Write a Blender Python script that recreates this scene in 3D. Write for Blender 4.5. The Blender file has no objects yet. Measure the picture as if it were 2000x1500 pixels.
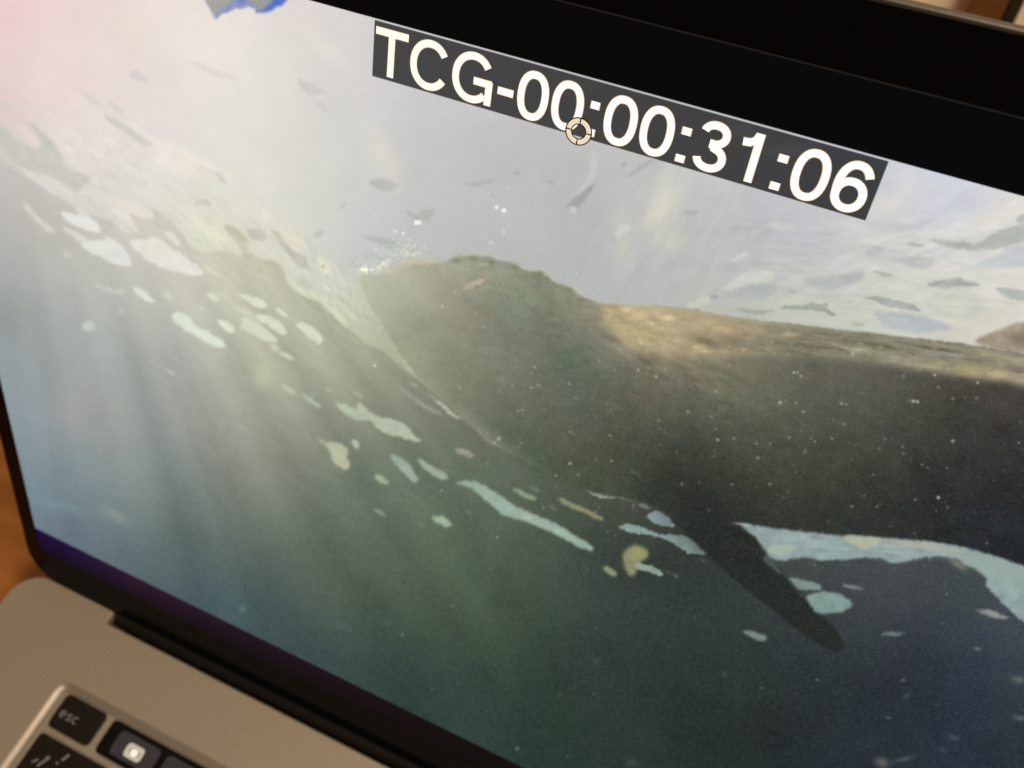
import bpy, bmesh, math, random
import numpy as np
from mathutils import Vector, Matrix

S = bpy.context.scene
COL = S.collection
MM = 0.001

# ---------------------------------------------------------------- camera
U0 = 172.3                                   # lid centre in LCD millimetres
XC = np.array([0.9050135105964139, 0.3396926553552917, -0.2560457879669682])
DC = np.array([-0.42406802926419856, 0.7677600862466956, -0.480323595633658])
WC = np.array([0.03341933862202394, 0.5432801762112601, 0.8388860458619687])
YC = np.array([-0.13493391622987902, 0.8000798038951554, 0.5845213])
OC = np.array([-160.00748739355436, 48.174297279779815, 310.2597599831024])
FPX = 1803.3
cam_d = bpy.data.cameras.new('camera')
cam = bpy.data.objects.new('camera', cam_d)
COL.objects.link(cam)
S.camera = cam
cam_d.sensor_width = 4.8
cam_d.lens = FPX / 2000 * 4.8
cam_d.clip_start = 0.005
cam_d.clip_end = 50
R = Matrix(((XC[0], -XC[1], -XC[2]),
            (-DC[0], DC[1], DC[2]),
            (-WC[0], WC[1], WC[2])))
M4 = R.to_4x4()
M4.translation = Vector((35.585, -34.495, 303.926)) * MM
cam.matrix_world = M4
cam_d.dof.use_dof = True
cam_d.dof.focus_distance = 0.162
cam_d.dof.aperture_fstop = 3.0

# ---------------------------------------------------------------- world and lamps
w = bpy.data.worlds.new('World')
S.world = w
w.use_nodes = True
w.node_tree.nodes['Background'].inputs[0].default_value = (1.0, 0.72, 0.45, 1)
w.node_tree.nodes['Background'].inputs[1].default_value = 0.10


def area(name, loc, target, size, power, col):
    l = bpy.data.lights.new(name, 'AREA')
    l.size = size
    l.energy = power
    l.color = col
    o = bpy.data.objects.new(name, l)
    COL.objects.link(o)
    o.location = loc
    o.rotation_euler = (Vector(target) - Vector(loc)).to_track_quat('-Z', 'Y').to_euler()
    return o


area('room_lamp', (0.72, -0.85, 1.15), (-0.1, -0.05, 0), 0.40, 11.5, (1.0, 0.74, 0.47))
area('wall_fill', (0.25, 0.17, 0.65), (0.1, 0.46, 0), 0.25, 2.6, (1.0, 0.80, 0.58))  # added fill light to brighten the wall, stands for no real lamp

S.view_settings.view_transform = 'Standard'
S.view_settings.look = 'None'
S.view_settings.exposure = 0
S.view_settings.gamma = 1
S.view_settings.use_curve_mapping = False

# ---------------------------------------------------------------- helpers


def lin(c):
    return tuple(((x / 255) / 12.92 if x / 255 <= 0.04045 else ((x / 255 + 0.055) / 1.055) ** 2.4) for x in c)


def mat(name, rgb, rough=0.5, metal=0.0, spec=0.5, noise=0.0, nscale=40.0, emit=None, estr=0.0, bump=0.0):
    m = bpy.data.materials.new(name)
    m.use_nodes = True
    nt = m.node_tree
    b = nt.nodes['Principled BSDF']
    b.inputs['Base Color'].default_value = (*rgb, 1)
    b.inputs['Roughness'].default_value = rough
    b.inputs['Metallic'].default_value = metal
    b.inputs['Specular IOR Level'].default_value = spec
    if noise or bump:
        tc = nt.nodes.new('ShaderNodeTexCoord')
        n = nt.nodes.new('ShaderNodeTexNoise')
        n.inputs['Scale'].default_value = nscale
        n.inputs['Detail'].default_value = 5
        nt.links.new(tc.outputs['Object'], n.inputs['Vector'])
        if noise:
            mr = nt.nodes.new('ShaderNodeMapRange')
            mr.inputs['From Min'].default_value = 0.25
            mr.inputs['From Max'].default_value = 0.75
            mr.inputs['To Min'].default_value = 1 - noise
            mr.inputs['To Max'].default_value = 1 + noise
            nt.links.new(n.outputs['Fac'], mr.inputs['Value'])
            vm = nt.nodes.new('ShaderNodeVectorMath')
            vm.operation = 'SCALE'
            vm.inputs[0].default_value = rgb
            nt.links.new(mr.outputs['Result'], vm.inputs['Scale'])
            nt.links.new(vm.outputs['Vector'], b.inputs['Base Color'])
        if bump:
            bp = nt.nodes.new('ShaderNodeBump')
            bp.inputs['Strength'].default_value = bump
            bp.inputs['Distance'].default_value = 0.0005
            nt.links.new(n.outputs['Fac'], bp.inputs['Height'])
            nt.links.new(bp.outputs['Normal'], b.inputs['Normal'])
    if emit:
        b.inputs['Emission Color'].default_value = (*emit, 1)
        b.inputs['Emission Strength'].default_value = estr
    return m


# screen frame: local x = u (from the lid centre), local y = up the lid, local z = out of the glass
LIDANG = math.radians(67)
eX = Vector((1, 0, 0))
eUp = Vector((0, math.cos(LIDANG), math.sin(LIDANG)))        # up the screen: back and up
eOut = eX.cross(eUp)                                          # toward the viewer
CONTACT = 24.8                                                # v (below the picture) where lid meets base
LIDM = Matrix((( *[eX[0], eUp[0], eOut[0]], 0), (eX[1], eUp[1], eOut[1], 0), (eX[2], eUp[2], eOut[2], 0), (0, 0, 0, 1)))


def lidp(u, v, h=0.0):
    """lid millimetres (u right from LCD left edge, v down from the picture's bottom, h out of the glass) -> world metres"""
    return (eX * (u - U0) + eUp * (CONTACT - v) + eOut * h) * MM


def basep(u, d, z=0.0):
    return Vector((u - U0, -d, z)) * MM


def link(name, me, m=None, parent=None, kind=None):
    o = bpy.data.objects.new(name, me)
    COL.objects.link(o)
    if m is not None:
        if hasattr(me, 'materials'):
            me.materials.append(m)
    if parent:
        o.parent = parent
    if kind:
        o['kind'] = kind
    return o


def mesh_from(name, verts, faces, smooth=False):
    me = bpy.data.meshes.new(name)
    me.from_pydata([tuple(v) for v in verts], [], faces)
    me.validate()
    if smooth:
        for p in me.polygons:
            p.use_smooth = True
    return me


def rrect(x0, y0, x1, y1, r, n=8, radii=None):
    """closed rounded rectangle, counter-clockwise; radii = (bl, br, tr, tl)"""
    rr = radii or (r, r, r, r)
    cs = ((x0, y0, 180, rr[0], 1, 1), (x1, y0, 270, rr[1], -1, 1), (x1, y1, 0, rr[2], -1, -1), (x0, y1, 90, rr[3], 1, -1))
    pts = []
    for cx, cy, a0, q, sx, sy in cs:
        for i in range(n + 1):
            a = math.radians(a0 + 90 * i / n)
            pts.append((cx + sx * q + q * math.cos(a), cy + sy * q + q * math.sin(a)))
    return pts


def offset(pts, dist):
    """move a closed CCW outline inwards by dist"""
    P = np.array(pts)
    a = np.roll(P, 1, 0)
    b = np.roll(P, -1, 0)
    e1 = P - a
    e2 = b - P
    n1 = np.stack([-e1[:, 1], e1[:, 0]], 1)
    n2 = np.stack([-e2[:, 1], e2[:, 0]], 1)
    n1 /= np.linalg.norm(n1, axis=1)[:, None] + 1e-9
    n2 /= np.linalg.norm(n2, axis=1)[:, None] + 1e-9
    n = n1 + n2
    n /= (np.sum(n * n1, 1))[:, None] + 1e-9
    return [tuple(q) for q in P + n * dist]


def loft(loops, cap_first=True, cap_last=True, closed=True):
    """loops of 3D points with equal counts -> verts, faces"""
    V, F = [], []
    n = len(loops[0])
    for lp in loops:
        V += list(lp)
    for k in range(len(loops) - 1):
        for i in range(n):
            j = (i + 1) % n
            F.append((k * n + i, k * n + j, (k + 1) * n + j, (k + 1) * n + i))
    if cap_first:
        F.append(tuple(range(n - 1, -1, -1)))
    if cap_last:
        F.append(tuple(range((len(loops) - 1) * n, len(loops) * n)))
    return V, F


# ---------------------------------------------------------------- the picture shown on the screen
# It is drawn on a canvas with numpy and laid on the panel as its flat print.
X0, Y0, CW, CH = -450, -450, 3100, 2350
rng = np.random.default_rng(7)


def field(pts, step=16):
    """smooth colour field through control points ((x,y),(r,g,b))"""
    P = np.array([(p[0], p[1]) for p in pts], float)
    C = np.array([p[2:] for p in pts], float)
    K = np.linalg.norm(P[:, None] - P[None], axis=2) + 14.0 * 0
    K = K + np.eye(len(P)) * -18.0
    n = len(P)
    A = np.zeros((n + 1, n + 1))
    A[:n, :n] = K
    A[n, :n] = 1
    A[:n, n] = 1
    wgt = np.linalg.solve(A, np.vstack([C, np.zeros(3)]))
    gx = np.arange(0, CW + step, step) + X0
    gy = np.arange(0, CH + step, step) + Y0
    GX, GY = np.meshgrid(np.clip(gx, -20, 2020), np.clip(gy, -20, 1520))
    Q = np.stack([GX.ravel(), GY.ravel()], 1)
    out = np.empty((len(Q), 3))
    for i in range(0, len(Q), 8000):
        D = np.linalg.norm(Q[i:i + 8000, None] - P[None], axis=2)
        out[i:i + 8000] = D @ wgt[:n] + wgt[n]
    return up(out.reshape(GX.shape + (3,)), step)


def up(g, step, h=CH, wd=CW):
    yy = np.arange(h) / step
    xx = np.arange(wd) / step
    y0 = yy.astype(int)
    x0 = xx.astype(int)
    y0 = np.minimum(y0, g.shape[0] - 2)
    x0 = np.minimum(x0, g.shape[1] - 2)
    fy = (yy - y0).astype(np.float32)
    fx = (xx - x0).astype(np.float32)
    if g.ndim == 3:
        fy = fy[:, None, None]
        fx = fx[None, :, None]
    else:
        fy = fy[:, None]
        fx = fx[None, :]
    g = g.astype(np.float32)
    r = g[y0] * (1 - fy) + g[y0 + 1] * fy
    return r[:, x0] * (1 - fx) + r[:, x0 + 1] * fx


def vnoise(cell, h=CH, wd=CW, seed=0):
    q = np.random.default_rng(seed)
    g = q.standard_normal((int(h / cell) + 3, int(wd / cell) + 3))
    return up(g, cell, h, wd)


def chaikin(P, it=2):
    P = np.array(P, float)
    for _ in range(it):
        a = P
        b = np.roll(P, -1, 0)
        P = np.stack([a * .75 + b * .25, a * .25 + b * .75], 1).reshape(-1, 2)
    return P


def box1(a, r, ax):
    if r < 1:
        return a
    k = 2 * r + 1
    pad = [(0, 0)] * a.ndim
    pad[ax] = (r + 1, r)
    c = np.cumsum(np.pad(a, pad, mode='edge'), axis=ax, dtype=np.float64)
    if ax == 0:
        return ((c[k:] - c[:-k]) / k).astype(np.float32)
    return ((c[:, k:] - c[:, :-k]) / k).astype(np.float32)


def blur(a, s):
    r = max(1, int(round(s * 0.85)))
    for _ in range(2):
        a = box1(box1(a, r, 0), r, 1)
    return a


def poly_mask(P, soft=2.0, wob=0.0, smooth=2):
    """-> (slice, mask) in canvas space; P in picture coordinates"""
    P = chaikin(P, smooth) if smooth else np.array(P, float)
    P = P - (X0, Y0)
    m = int(soft * 3 + wob * 2 + 4)
    x0 = int(max(0, P[:, 0].min() - m))
    x1 = int(min(CW, P[:, 0].max() + m))
    y0 = int(max(0, P[:, 1].min() - m))
    y1 = int(min(CH, P[:, 1].max() + m))
    if x1 <= x0 or y1 <= y0:
        return None
    xs = (np.arange(x0, x1) + .5)
    ys = (np.arange(y0, y1) + .5)
    M = np.zeros((y1 - y0, x1 - x0), bool)
    Q = np.roll(P, -1, 0)
    for (ax, ay), (bx, by) in zip(P, Q):
        if ay == by:
            continue
        lo, hi = min(ay, by), max(ay, by)
        i0 = int(np.searchsorted(ys, lo))
        i1 = int(np.searchsorted(ys, hi))
        if i1 <= i0:
            continue
        xi = ax + (ys[i0:i1] - ay) / (by - ay) * (bx - ax)
        M[i0:i1] ^= xs[None, :] > xi[:, None]
    M = M.astype(np.float32)
    if wob:
        h, wd = M.shape
        sd = int(abs(P[0, 0] * 13 + P[0, 1] * 7)) % 9999
        c = max(5, wob * 2.2)
        nx = np.clip(np.arange(wd)[None] + vnoise(c, h, wd, sd) * wob, 0, wd - 1).astype(int)
        ny = np.clip(np.arange(h)[:, None] + vnoise(c, h, wd, sd + 1) * wob, 0, h - 1).astype(int)
        M = M[ny, nx]
    M = blur(M, soft)
    return (slice(y0, y1), slice(x0, x1)), M


def paint(img, P, col, soft=2.0, a=1.0, wob=0.0, smooth=2):
    r = poly_mask(P, soft, wob, smooth)
    if r is None:
        return
    s, M = r
    if wob and soft < 5:
        h_, w_ = M.shape
        M = M * np.clip(.96 + .07 * vnoise(13, h_, w_, int(abs(P[0][0] * 3 + P[0][1])) % 9973), .6, 1)
    M = (M * a)[..., None]
    if isinstance(col, np.ndarray) and col.ndim == 3:
        c = col[s]
    else:
        c = np.array(col, np.float32)
    img[s] = img[s] * (1 - M) + c * M


def glow(img, x, y, rx, ry, ang, col, a):
    R_ = int(max(rx, ry) * 3)
    cx, cy = x - X0, y - Y0
    x0, x1 = max(0, int(cx - R_)), min(CW, int(cx + R_))
    y0, y1 = max(0, int(cy - R_)), min(CH, int(cy + R_))
    if x1 <= x0 or y1 <= y0:
        return
    gy, gx = np.mgrid[y0:y1, x0:x1].astype(np.float32)
    gx -= cx
    gy -= cy
    t = math.radians(ang)
    p = gx * math.cos(t) + gy * math.sin(t)
    q = -gx * math.sin(t) + gy * math.cos(t)
    M = (np.exp(-(p / rx) ** 2 - (q / ry) ** 2) * a)[..., None]
    s = (slice(y0, y1), slice(x0, x1))
    img[s] = img[s] * (1 - M) + np.array(col, np.float32) * M


def dot(img, x, y, r, col, a=1.0):
    P = [(x + r * math.cos(t), y + r * math.sin(t)) for t in np.linspace(0, 6.283, 9)[:-1]]
    paint(img, P, col, max(1.0, r * .35), a, 0, 1)


def stroke(P, wd, col, a, soft=1.2):
    P = np.array(P, float)
    d = np.gradient(P, axis=0)
    n = np.stack([-d[:, 1], d[:, 0]], 1)
    n /= np.linalg.norm(n, axis=1)[:, None]
    paint(img, list(map(tuple, P + n * wd / 2)) + list(map(tuple, (P - n * wd / 2)[::-1])), col, soft, a, .6, 1)


#@@FIELDS
A_ = [(0,0,236,208,209),(150,100,234,216,213),(50,180,230,209,208),(250,60,232,220,210),(400,60,240,230,222),(300,150,230,220,215),
(500,100,229,225,217),(600,60,222,216,212),(700,100,213,210,208),(100,250,229,217,212),(300,250,228,219,214),(450,250,232,228,222),
(600,250,217,215,208),(750,250,206,205,203),(900,250,198,196,197),(1000,300,192,190,190),(1150,350,189,189,185),(1400,450,190,190,192),
(1500,420,191,191,196),(1600,480,194,192,195),(1800,330,208,212,222),(1900,400,213,215,224),(1980,400,224,220,215),(1700,600,200,206,193),
(1800,560,210,209,200),(1900,560,212,212,204),(1600,560,192,195,190),(700,350,209,209,204),(800,420,197,199,196),(650,420,211,211,205),
(700,480,200,203,204),(850,470,191,194,193),(1000,480,187,189,186),(1200,520,184,186,190),(1350,560,185,187,181),(1000,400,190,190,191),
(300,330,225,222,215),(200,280,230,222,216),(100,330,225,216,210),(0,330,205,198,194),(200,420,212,210,202),(420,440,222,220,202),(600,540,212,214,196),(640,620,206,210,186),
(700,600,196,200,176),(760,700,172,174,148),(1500,560,190,193,188),(1950,640,214,210,198),(1700,480,205,204,198),(1400,350,200,200,196),(1560,640,196,198,182),(1250,0,200,198,200),(2000,200,215,215,220)]
B_ = [(0,300,200,195,190),(30,400,189,187,180),(75,480,183,184,175),(20,540,165,170,165),(100,540,176,182,174),(250,480,203,200,186),(350,560,197,197,180),(450,520,200,203,178),
(15,607,145,155,151),(100,607,165,172,165),(200,607,175,182,175),(300,607,185,190,178),(400,607,195,197,180),(500,607,186,190,165),(600,607,180,184,157),(660,640,170,175,150),
(50,708,150,160,160),(150,708,160,168,165),(250,708,162,170,162),(330,708,165,172,165),(400,708,178,182,165),(500,708,178,182,159),(560,650,178,182,158),(600,708,170,175,151),(700,708,158,165,142),
(750,700,152,157,134),(60,809,135,152,155),(130,809,160,165,162),(220,809,155,162,155),(300,809,150,158,152),(400,809,162,168,155),(500,809,162,166,148),(600,809,150,156,135),
(700,809,132,142,118),(800,809,126,132,112),(60,939,118,140,150),(150,939,125,145,148),(250,939,130,145,140),(350,939,120,135,128),(450,939,130,138,125),(520,939,133,143,125),
(600,939,125,135,118),(700,939,105,120,100),(800,939,100,118,98),(860,880,106,118,99),(150,1040,96,116,126),(150,1061,100,120,130),(250,1061,98,118,118),(350,1061,88,108,102),(450,1061,95,112,104),
(550,1061,98,112,98),(650,1061,90,110,90),(750,1061,85,103,84),(850,1061,86,105,82),(950,1061,76,96,78),(1050,1061,70,88,72),(980,980,84,100,80),(1020,1010,82,98,78),(300,1110,83,103,102),
(420,1181,75,98,104),(500,1181,67,90,88),(600,1181,76,94,84),(680,1181,79,98,80),(750,1181,69,88,74),(850,1181,71,90,70),(930,1181,75,95,73),(1000,1181,62,80,63),(1100,1181,57,76,62),
(1250,1181,52,68,60),(1400,1181,49,62,58),(650,1294,55,78,74),(800,1294,50,72,62),(900,1294,54,75,62),(1000,1294,51,71,58),(1100,1294,46,64,54),(1250,1294,42,56,50),(1400,1294,41,53,51),
(1600,1294,37,49,51),(1750,1294,42,50,56),(1900,1294,43,56,68),(920,1432,45,67,58),(1100,1432,42,62,50),(1300,1432,38,54,46),(1500,1432,36,45,43),(1700,1432,33,45,51),(1850,1432,35,47,61),
(1980,1432,39,51,58),(1200,1010,65,74,62),(1300,1100,50,60,54),(1100,1100,64,82,70),(1200,1100,54,68,60),(1400,1120,46,58,54),(1550,1150,58,70,66),(1700,1150,62,68,72),
(1800,1100,66,72,76),(1850,1150,60,70,70),(1700,1230,50,62,65),(1900,1230,50,64,74),(1980,1230,58,72,80),(1950,1490,34,46,58),(1600,1490,31,43,47)]
W_ = [(708,550,192,196,168),(725,563,180,185,158),(812,563,172,175,150),(860,563,165,162,138),(940,575,145,150,127),(960,563,140,148,125),(1010,563,135,145,122),
(1080,563,138,143,118),(1115,565,150,150,125),(740,625,177,182,157),(800,625,156,161,136),(870,625,148,150,128),(920,625,145,142,120),(960,625,128,130,110),
(1010,625,120,128,108),(1060,625,118,122,100),(1120,625,125,130,108),(1165,630,138,132,112),(800,695,162,167,137),(870,695,140,145,120),(940,695,130,135,112),
(1000,695,127,132,112),(1060,695,112,115,98),(1100,695,102,115,95),(1130,695,98,110,92),(1180,695,115,118,98),(1240,695,122,118,100),(1330,700,130,124,100),
(860,775,134,141,118),(930,775,118,125,102),(1000,775,108,115,95),(1060,775,108,110,92),(1120,775,92,105,88),(1170,775,92,100,82),(1240,775,100,98,80),
(1330,775,98,98,82),(920,865,118,128,108),(980,865,95,105,85),(1040,865,88,98,80),(1100,865,85,90,72),(1170,865,82,85,68),(1250,865,75,80,65),(1320,865,68,70,60),
(1390,865,68,75,62),(1020,935,100,115,90),(1060,935,80,95,72),(1150,935,75,85,62),(1230,935,62,72,58),(1300,935,55,60,50),(1400,935,58,58,48),(1480,935,62,65,55),
(1420,785,100,105,85),(1500,785,98,103,84),(1600,785,88,88,74),(1700,785,88,92,78),(1800,785,75,75,68),(1880,785,62,62,55),(1980,790,66,62,58),
(1520,935,63,68,56),(1600,935,58,64,51),(1680,935,58,58,51),(1750,935,50,52,48),(1900,935,42,45,43),(1980,935,39,42,42),(1600,1000,46,52,46),(1800,1000,40,45,42),
(1950,1050,32,38,46),(1300,1000,48,56,50),(1450,1000,46,50,45),(880,515,165,166,142),(950,512,152,156,132),(1000,530,142,148,124),(1070,545,138,142,118),
(1400,720,124,118,98),(1560,710,104,104,88),(1250,640,170,155,122),(1700,740,92,90,78),(1860,760,74,70,62)]
Bk_ = [(1180,600,170,156,120),(1230,620,188,172,136),(1300,650,174,162,130),(1420,680,160,146,118),(1400,620,170,156,126),(1500,640,150,142,120),
(1650,670,132,129,110),(1700,700,138,136,115),(1800,690,150,146,126),(1900,720,158,148,116),(1980,740,170,160,130),(1850,700,130,126,110),(1980,700,140,132,118),(1560,690,118,114,96)]

FA, FB, FW, FK = field(A_), field(B_), field(W_), field(Bk_)
img = FA.copy()


def z(ox, oy, k, *pts):
    return [(ox + a / k, oy + b / k) for a, b in zip(pts[::2], pts[1::2])]


r1 = lambda *p: z(0, 0, 4, *p)
r2 = lambda *p: z(0, 375, 4, *p)
r3 = lambda *p: z(500, 300, 4, *p)
r4 = lambda *p: z(1000, 300, 4, *p)
r5 = lambda *p: z(1500, 300, 4, *p)
r6 = lambda *p: z(500, 675, 4, *p)
r7 = lambda *p: z(1000, 950, 4, *p)
r8 = lambda *p: z(1500, 950, 4, *p)
r9 = lambda *p: z(1500, 675, 4, *p)

# soft structure of the bright surface, pinkish glass reflection painted in at top left
glow(img, 1215, 470, 24, 60, 0, (204, 204, 186), .55)
glow(img, 1300, 395, 30, 62, 14, (216, 214, 194), .7)
glow(img, 1275, 420, 16, 34, 30, (220, 217, 196), .5)
glow(img, 1310, 465, 34, 26, 0, (206, 207, 186), .6)
glow(img, 745, 300, 22, 60, -25, (224, 220, 200), .6)
glow(img, 600, 60, 30, 90, -40, (226, 216, 212), .5)
glow(img, 630, 90, 60, 14, 40, (226, 226, 214), .6)
glow(img, 20, 20, 60, 60, 0, (238, 206, 209), .4)
glow(img, 100, 150, 60, 50, 0, (236, 214, 211), .6)
glow(img, 1745, 395, 55, 26, -8, (218, 214, 204), .8)
glow(img, 1770, 360, 20, 40, 10, (222, 220, 220), .5)
glow(img, 1730, 362, 26, 18, 0, (196, 199, 208), .5)
glow(img, 1860, 395, 60, 34, -25, (204, 206, 214), .7)
glow(img, 1880, 445, 110, 20, -22, (220, 218, 208), .7)
glow(img, 1950, 425, 60, 16, -35, (224, 219, 209), .7)
glow(img, 1700, 455, 70, 20, 8, (212, 211, 205), .6)
glow(img, 1640, 530, 90, 16, -10, (204, 206, 198), .6)
glow(img, 1800, 610, 110, 24, 4, (208, 212, 196), .7)
glow(img, 1850, 535, 80, 14, 0, (216, 214, 202), .7)
glow(img, 1900, 625, 70, 14, -18, (216, 208, 196), .6)
glow(img, 1560, 590, 100, 12, 6, (196, 202, 182), .7)
img += (vnoise(60, seed=3) * 1.2 + vnoise(24, seed=4) * .9)[..., None]

# grey-blue torn shape at the top of the picture
paint(img, z(350, 0, 4.444, 205, -60, 318, 162, 380, 118, 440, 88, 500, 76, 580, 62, 620, 50, 700, 112, 790, 92, 840, 52, 890, 48, 960, -30, 980, -60), (134, 146, 192), 2.6, 1, 2, 0)
paint(img, z(350, 0, 4.444, 780, -50, 690, 95, 705, 108, 790, 88, 850, 50, 900, 40, 955, -30), (84, 110, 200), 3, .95, 2, 0)
paint(img, z(350, 0, 4.444, 205, -60, 316, 150, 350, 95, 410, 50, 470, 0, 480, -60), (170, 167, 156), 3.2, 1, 2, 0)
paint(img, z(350, 0, 4.444, 480, -60, 500, -5, 570, 14, 610, -30), (112, 124, 186), 3, .8, 2, 0)
paint(img, z(350, 0, 4.444, 600, -60, 612, 0, 700, 96, 730, 70, 800, 20, 830, -60), (160, 158, 148), 3.2, 1, 2, 0)
paint(img, z(350, 0, 4.444, 198, -60, 208, -40, 318, 162, 306, 160), (238, 230, 218), 1.0, .6, 0, 0)

# darker patches on the bright surface
for P, c in (
        (r1(1015, 540, 1080, 550, 1165, 612, 1150, 648, 1085, 630, 1020, 595), (216, 208, 204)),
        (r1(605, 672, 700, 720, 810, 800, 795, 835, 720, 800, 650, 740), (220, 212, 207)),
        (r1(845, 785, 905, 800, 990, 875, 960, 888, 880, 840), (217, 211, 206)),
        (r1(805, 875, 900, 930, 1000, 980, 1110, 1055, 1220, 1132, 1160, 1148, 1050, 1090, 950, 1005, 870, 975), (207, 203, 198)),
        (r1(1470, 480, 1560, 478, 1680, 538, 1870, 602, 1800, 615, 1620, 575), (222, 218, 210)),
        (r1(1820, 690, 1935, 685, 1900, 728, 1840, 718), (222, 223, 211)),
        (r1(-60, 745, 60, 780, 125, 822, 60, 845, -40, 820), (214, 206, 202)),
        (r1(1685, 1340, 1730, 1360, 1778, 1422, 1750, 1432, 1710, 1390), (204, 196, 184)),
        (r1(1500, 1275, 1580, 1290, 1600, 1345, 1530, 1330), (220, 214, 204)),
        (r1(1250, 1300, 1330, 1320, 1400, 1345, 1340, 1350), (228, 217, 208)),
        (z(350, 0, 4.444, 1025, 670, 1090, 700, 1180, 735, 1280, 785, 1180, 822, 1110, 805, 1050, 750), (205, 203, 199)),
        (z(350, 0, 4.444, 1150, 850, 1200, 870, 1290, 920, 1300, 1000, 1240, 930), (204, 202, 198)),
        (r3(870, 215, 940, 188, 1020, 190, 1130, 245, 1075, 275, 1042, 300, 970, 280, 910, 250), (187, 188, 181)),
        (r3(645, 402, 690, 370, 725, 388, 690, 422, 645, 432), (197, 198, 190)),
        (r3(1155, 432, 1230, 465, 1290, 478, 1305, 425, 1400, 428, 1385, 480, 1345, 512, 1260, 512, 1195, 482), (177, 182, 174)),
        (r3(1620, 230, 1700, 222, 1800, 202, 1890, 195, 1840, 222, 1760, 242, 1690, 256), (178, 180, 178)),
        (r3(765, 620, 900, 637, 1050, 660, 1110, 690, 1065, 755, 1000, 725, 900, 672), (182, 187, 181)),
        (r3(445, 625, 510, 583, 550, 600, 510, 642, 450, 655), (190, 196, 185)),
        (r3(1810, 295, 1860, 310, 1910, 350, 1870, 345), (180, 182, 178)),
        (r4(640, 218, 652, 240, 600, 325, 512, 422, 480, 402, 395, 432, 500, 338, 570, 278), (163, 164, 162)),
        (r4(850, 60, 930, 68, 870, 98), (168, 171, 167)),
        (r4(880, 172, 1000, 100, 1080, 35, 1130, 45, 1000, 132, 910, 185), (172, 175, 171)),
        (r4(1300, 452, 1400, 428, 1490, 450, 1400, 478), (172, 176, 170)),
        (r4(1420, 570, 1470, 582, 1515, 578, 1460, 590), (174, 177, 176)),
        (r4(1680, 560, 1760, 570, 1850, 575, 1740, 582), (174, 177, 176)),
        (r4(260, 190, 345, 228, 300, 240), (174, 172, 172)),
        (r4(20, 130, 90, 150, 30, 160), (174, 172, 172)),
        (r4(820, 600, 870, 588, 860, 612), (158, 158, 156)),
        (r4(775, 655, 820, 640, 790, 672), (165, 165, 165)),
        (r5(640, 1310, 700, 1320, 770, 1325, 720, 1345, 660, 1330), (172, 174, 162)),
        (r5(150, 1055, 230, 1062, 180, 1085), (168, 172, 170))):
    paint(img, P, c, 2.0, .95, 1.2)
# right-hand rippled surface
paint(img, r5(-200, 1040, 0, 1040, 250, 960, 420, 855, 560, 750, 720, 755, 740, 880, 560, 930, 240, 985, 0, 1100, -250, 1140), (202, 203, 200), 8, .7, 3)
paint(img, r5(250, 960, 400, 948, 600, 938, 710, 895, 770, 940, 650, 1032, 500, 1065, 350, 1060), (180, 184, 184), 3, .85, 2)
paint(img, r5(740, 745, 900, 715, 1100, 765, 1320, 825, 1290, 872, 1180, 898, 1070, 850, 940, 838, 790, 832), (189, 190, 188), 3, .8, 2)
paint(img, r5(740, 560, 900, 510, 1050, 520, 1100, 590, 950, 605, 800, 600), (196, 194, 196), 5, .6, 2)
paint(img, r5(1180, 120, 1260, 200, 1400, 560, 1250, 600, 1120, 500, 1000, 440, 1050, 300, 1150, 240), (205, 208, 216), 9, .5, 3)
paint(img, r5(1240, 635, 1320, 668, 1450, 676, 1550, 690, 1650, 700, 1720, 640, 1850, 572, 1950, 545, 2300, 500, 2300, 640, 2000, 680, 1850, 725, 1700, 758, 1500, 742, 1350, 712), (178, 181, 174), 2.5, .95, 1.5)
paint(img, r5(1640, 700, 1700, 640, 1800, 590, 1840, 620, 1740, 690), (172, 176, 168), 4, .5, 1.5)
paint(img, r5(1920, 515, 2000, 450, 2200, 420, 2200, 530, 1950, 532), (176, 179, 170), 2.5, .9, 1)
paint(img, r5(1055, 690, 1140, 688, 1255, 708, 1200, 728, 1105, 715), (173, 176, 171), 1.8, .9, 1)
paint(img, r5(1210, 1018, 1350, 983, 1470, 968, 1510, 950, 1530, 990, 1690, 1018, 1600, 1032, 1480, 1030, 1380, 1047, 1300, 1030), (164, 169, 160), 1.8, .95, 1)
paint(img, r5(795, 903, 900, 913, 1000, 948, 930, 957, 850, 935), (180, 177, 168), 1.6, .9, 1)
paint(img, r5(725, 1128, 800, 1108, 850, 1100, 900, 1120, 1050, 1145, 1150, 1175, 1210, 1232, 1130, 1220, 1000, 1202, 900, 1182, 850, 1150, 800, 1130), (163, 167, 163), 1.6, .95, 1)
paint(img, r5(1760, 1035, 1850, 1038, 1950, 1060, 2200, 1080, 2200, 1180, 2000, 1148, 1900, 1130, 1810, 1088), (175, 180, 173), 2, .95, 1)
paint(img, r5(75, 1210, 150, 1172, 300, 1178, 340, 1150, 400, 1178, 490, 1160, 450, 1200, 560, 1275, 480, 1262, 420, 1218, 250, 1212), (158, 164, 152), 1.6, .95, 1)
paint(img, r5(-80, 1220, 0, 1215, 70, 1222, 0, 1240), (168, 170, 160), 1.6, .9, 1)
paint(img, r5(810, 1215, 950, 1228, 1150, 1258, 1350, 1290, 1460, 1372, 1300, 1385, 1100, 1395, 950, 1352, 850, 1285), (179, 185, 190), 3, .85, 2)
paint(img, r5(1610, 862, 1750, 800, 1900, 715, 2000, 695, 2250, 660, 2250, 860, 1850, 885, 1700, 892), (193, 196, 201), 3, .85, 2)
paint(img, r5(1200, 1120, 1300, 1180, 1400, 1230, 1330, 1250, 1250, 1190), (192, 197, 190), 4, .6, 2)
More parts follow.
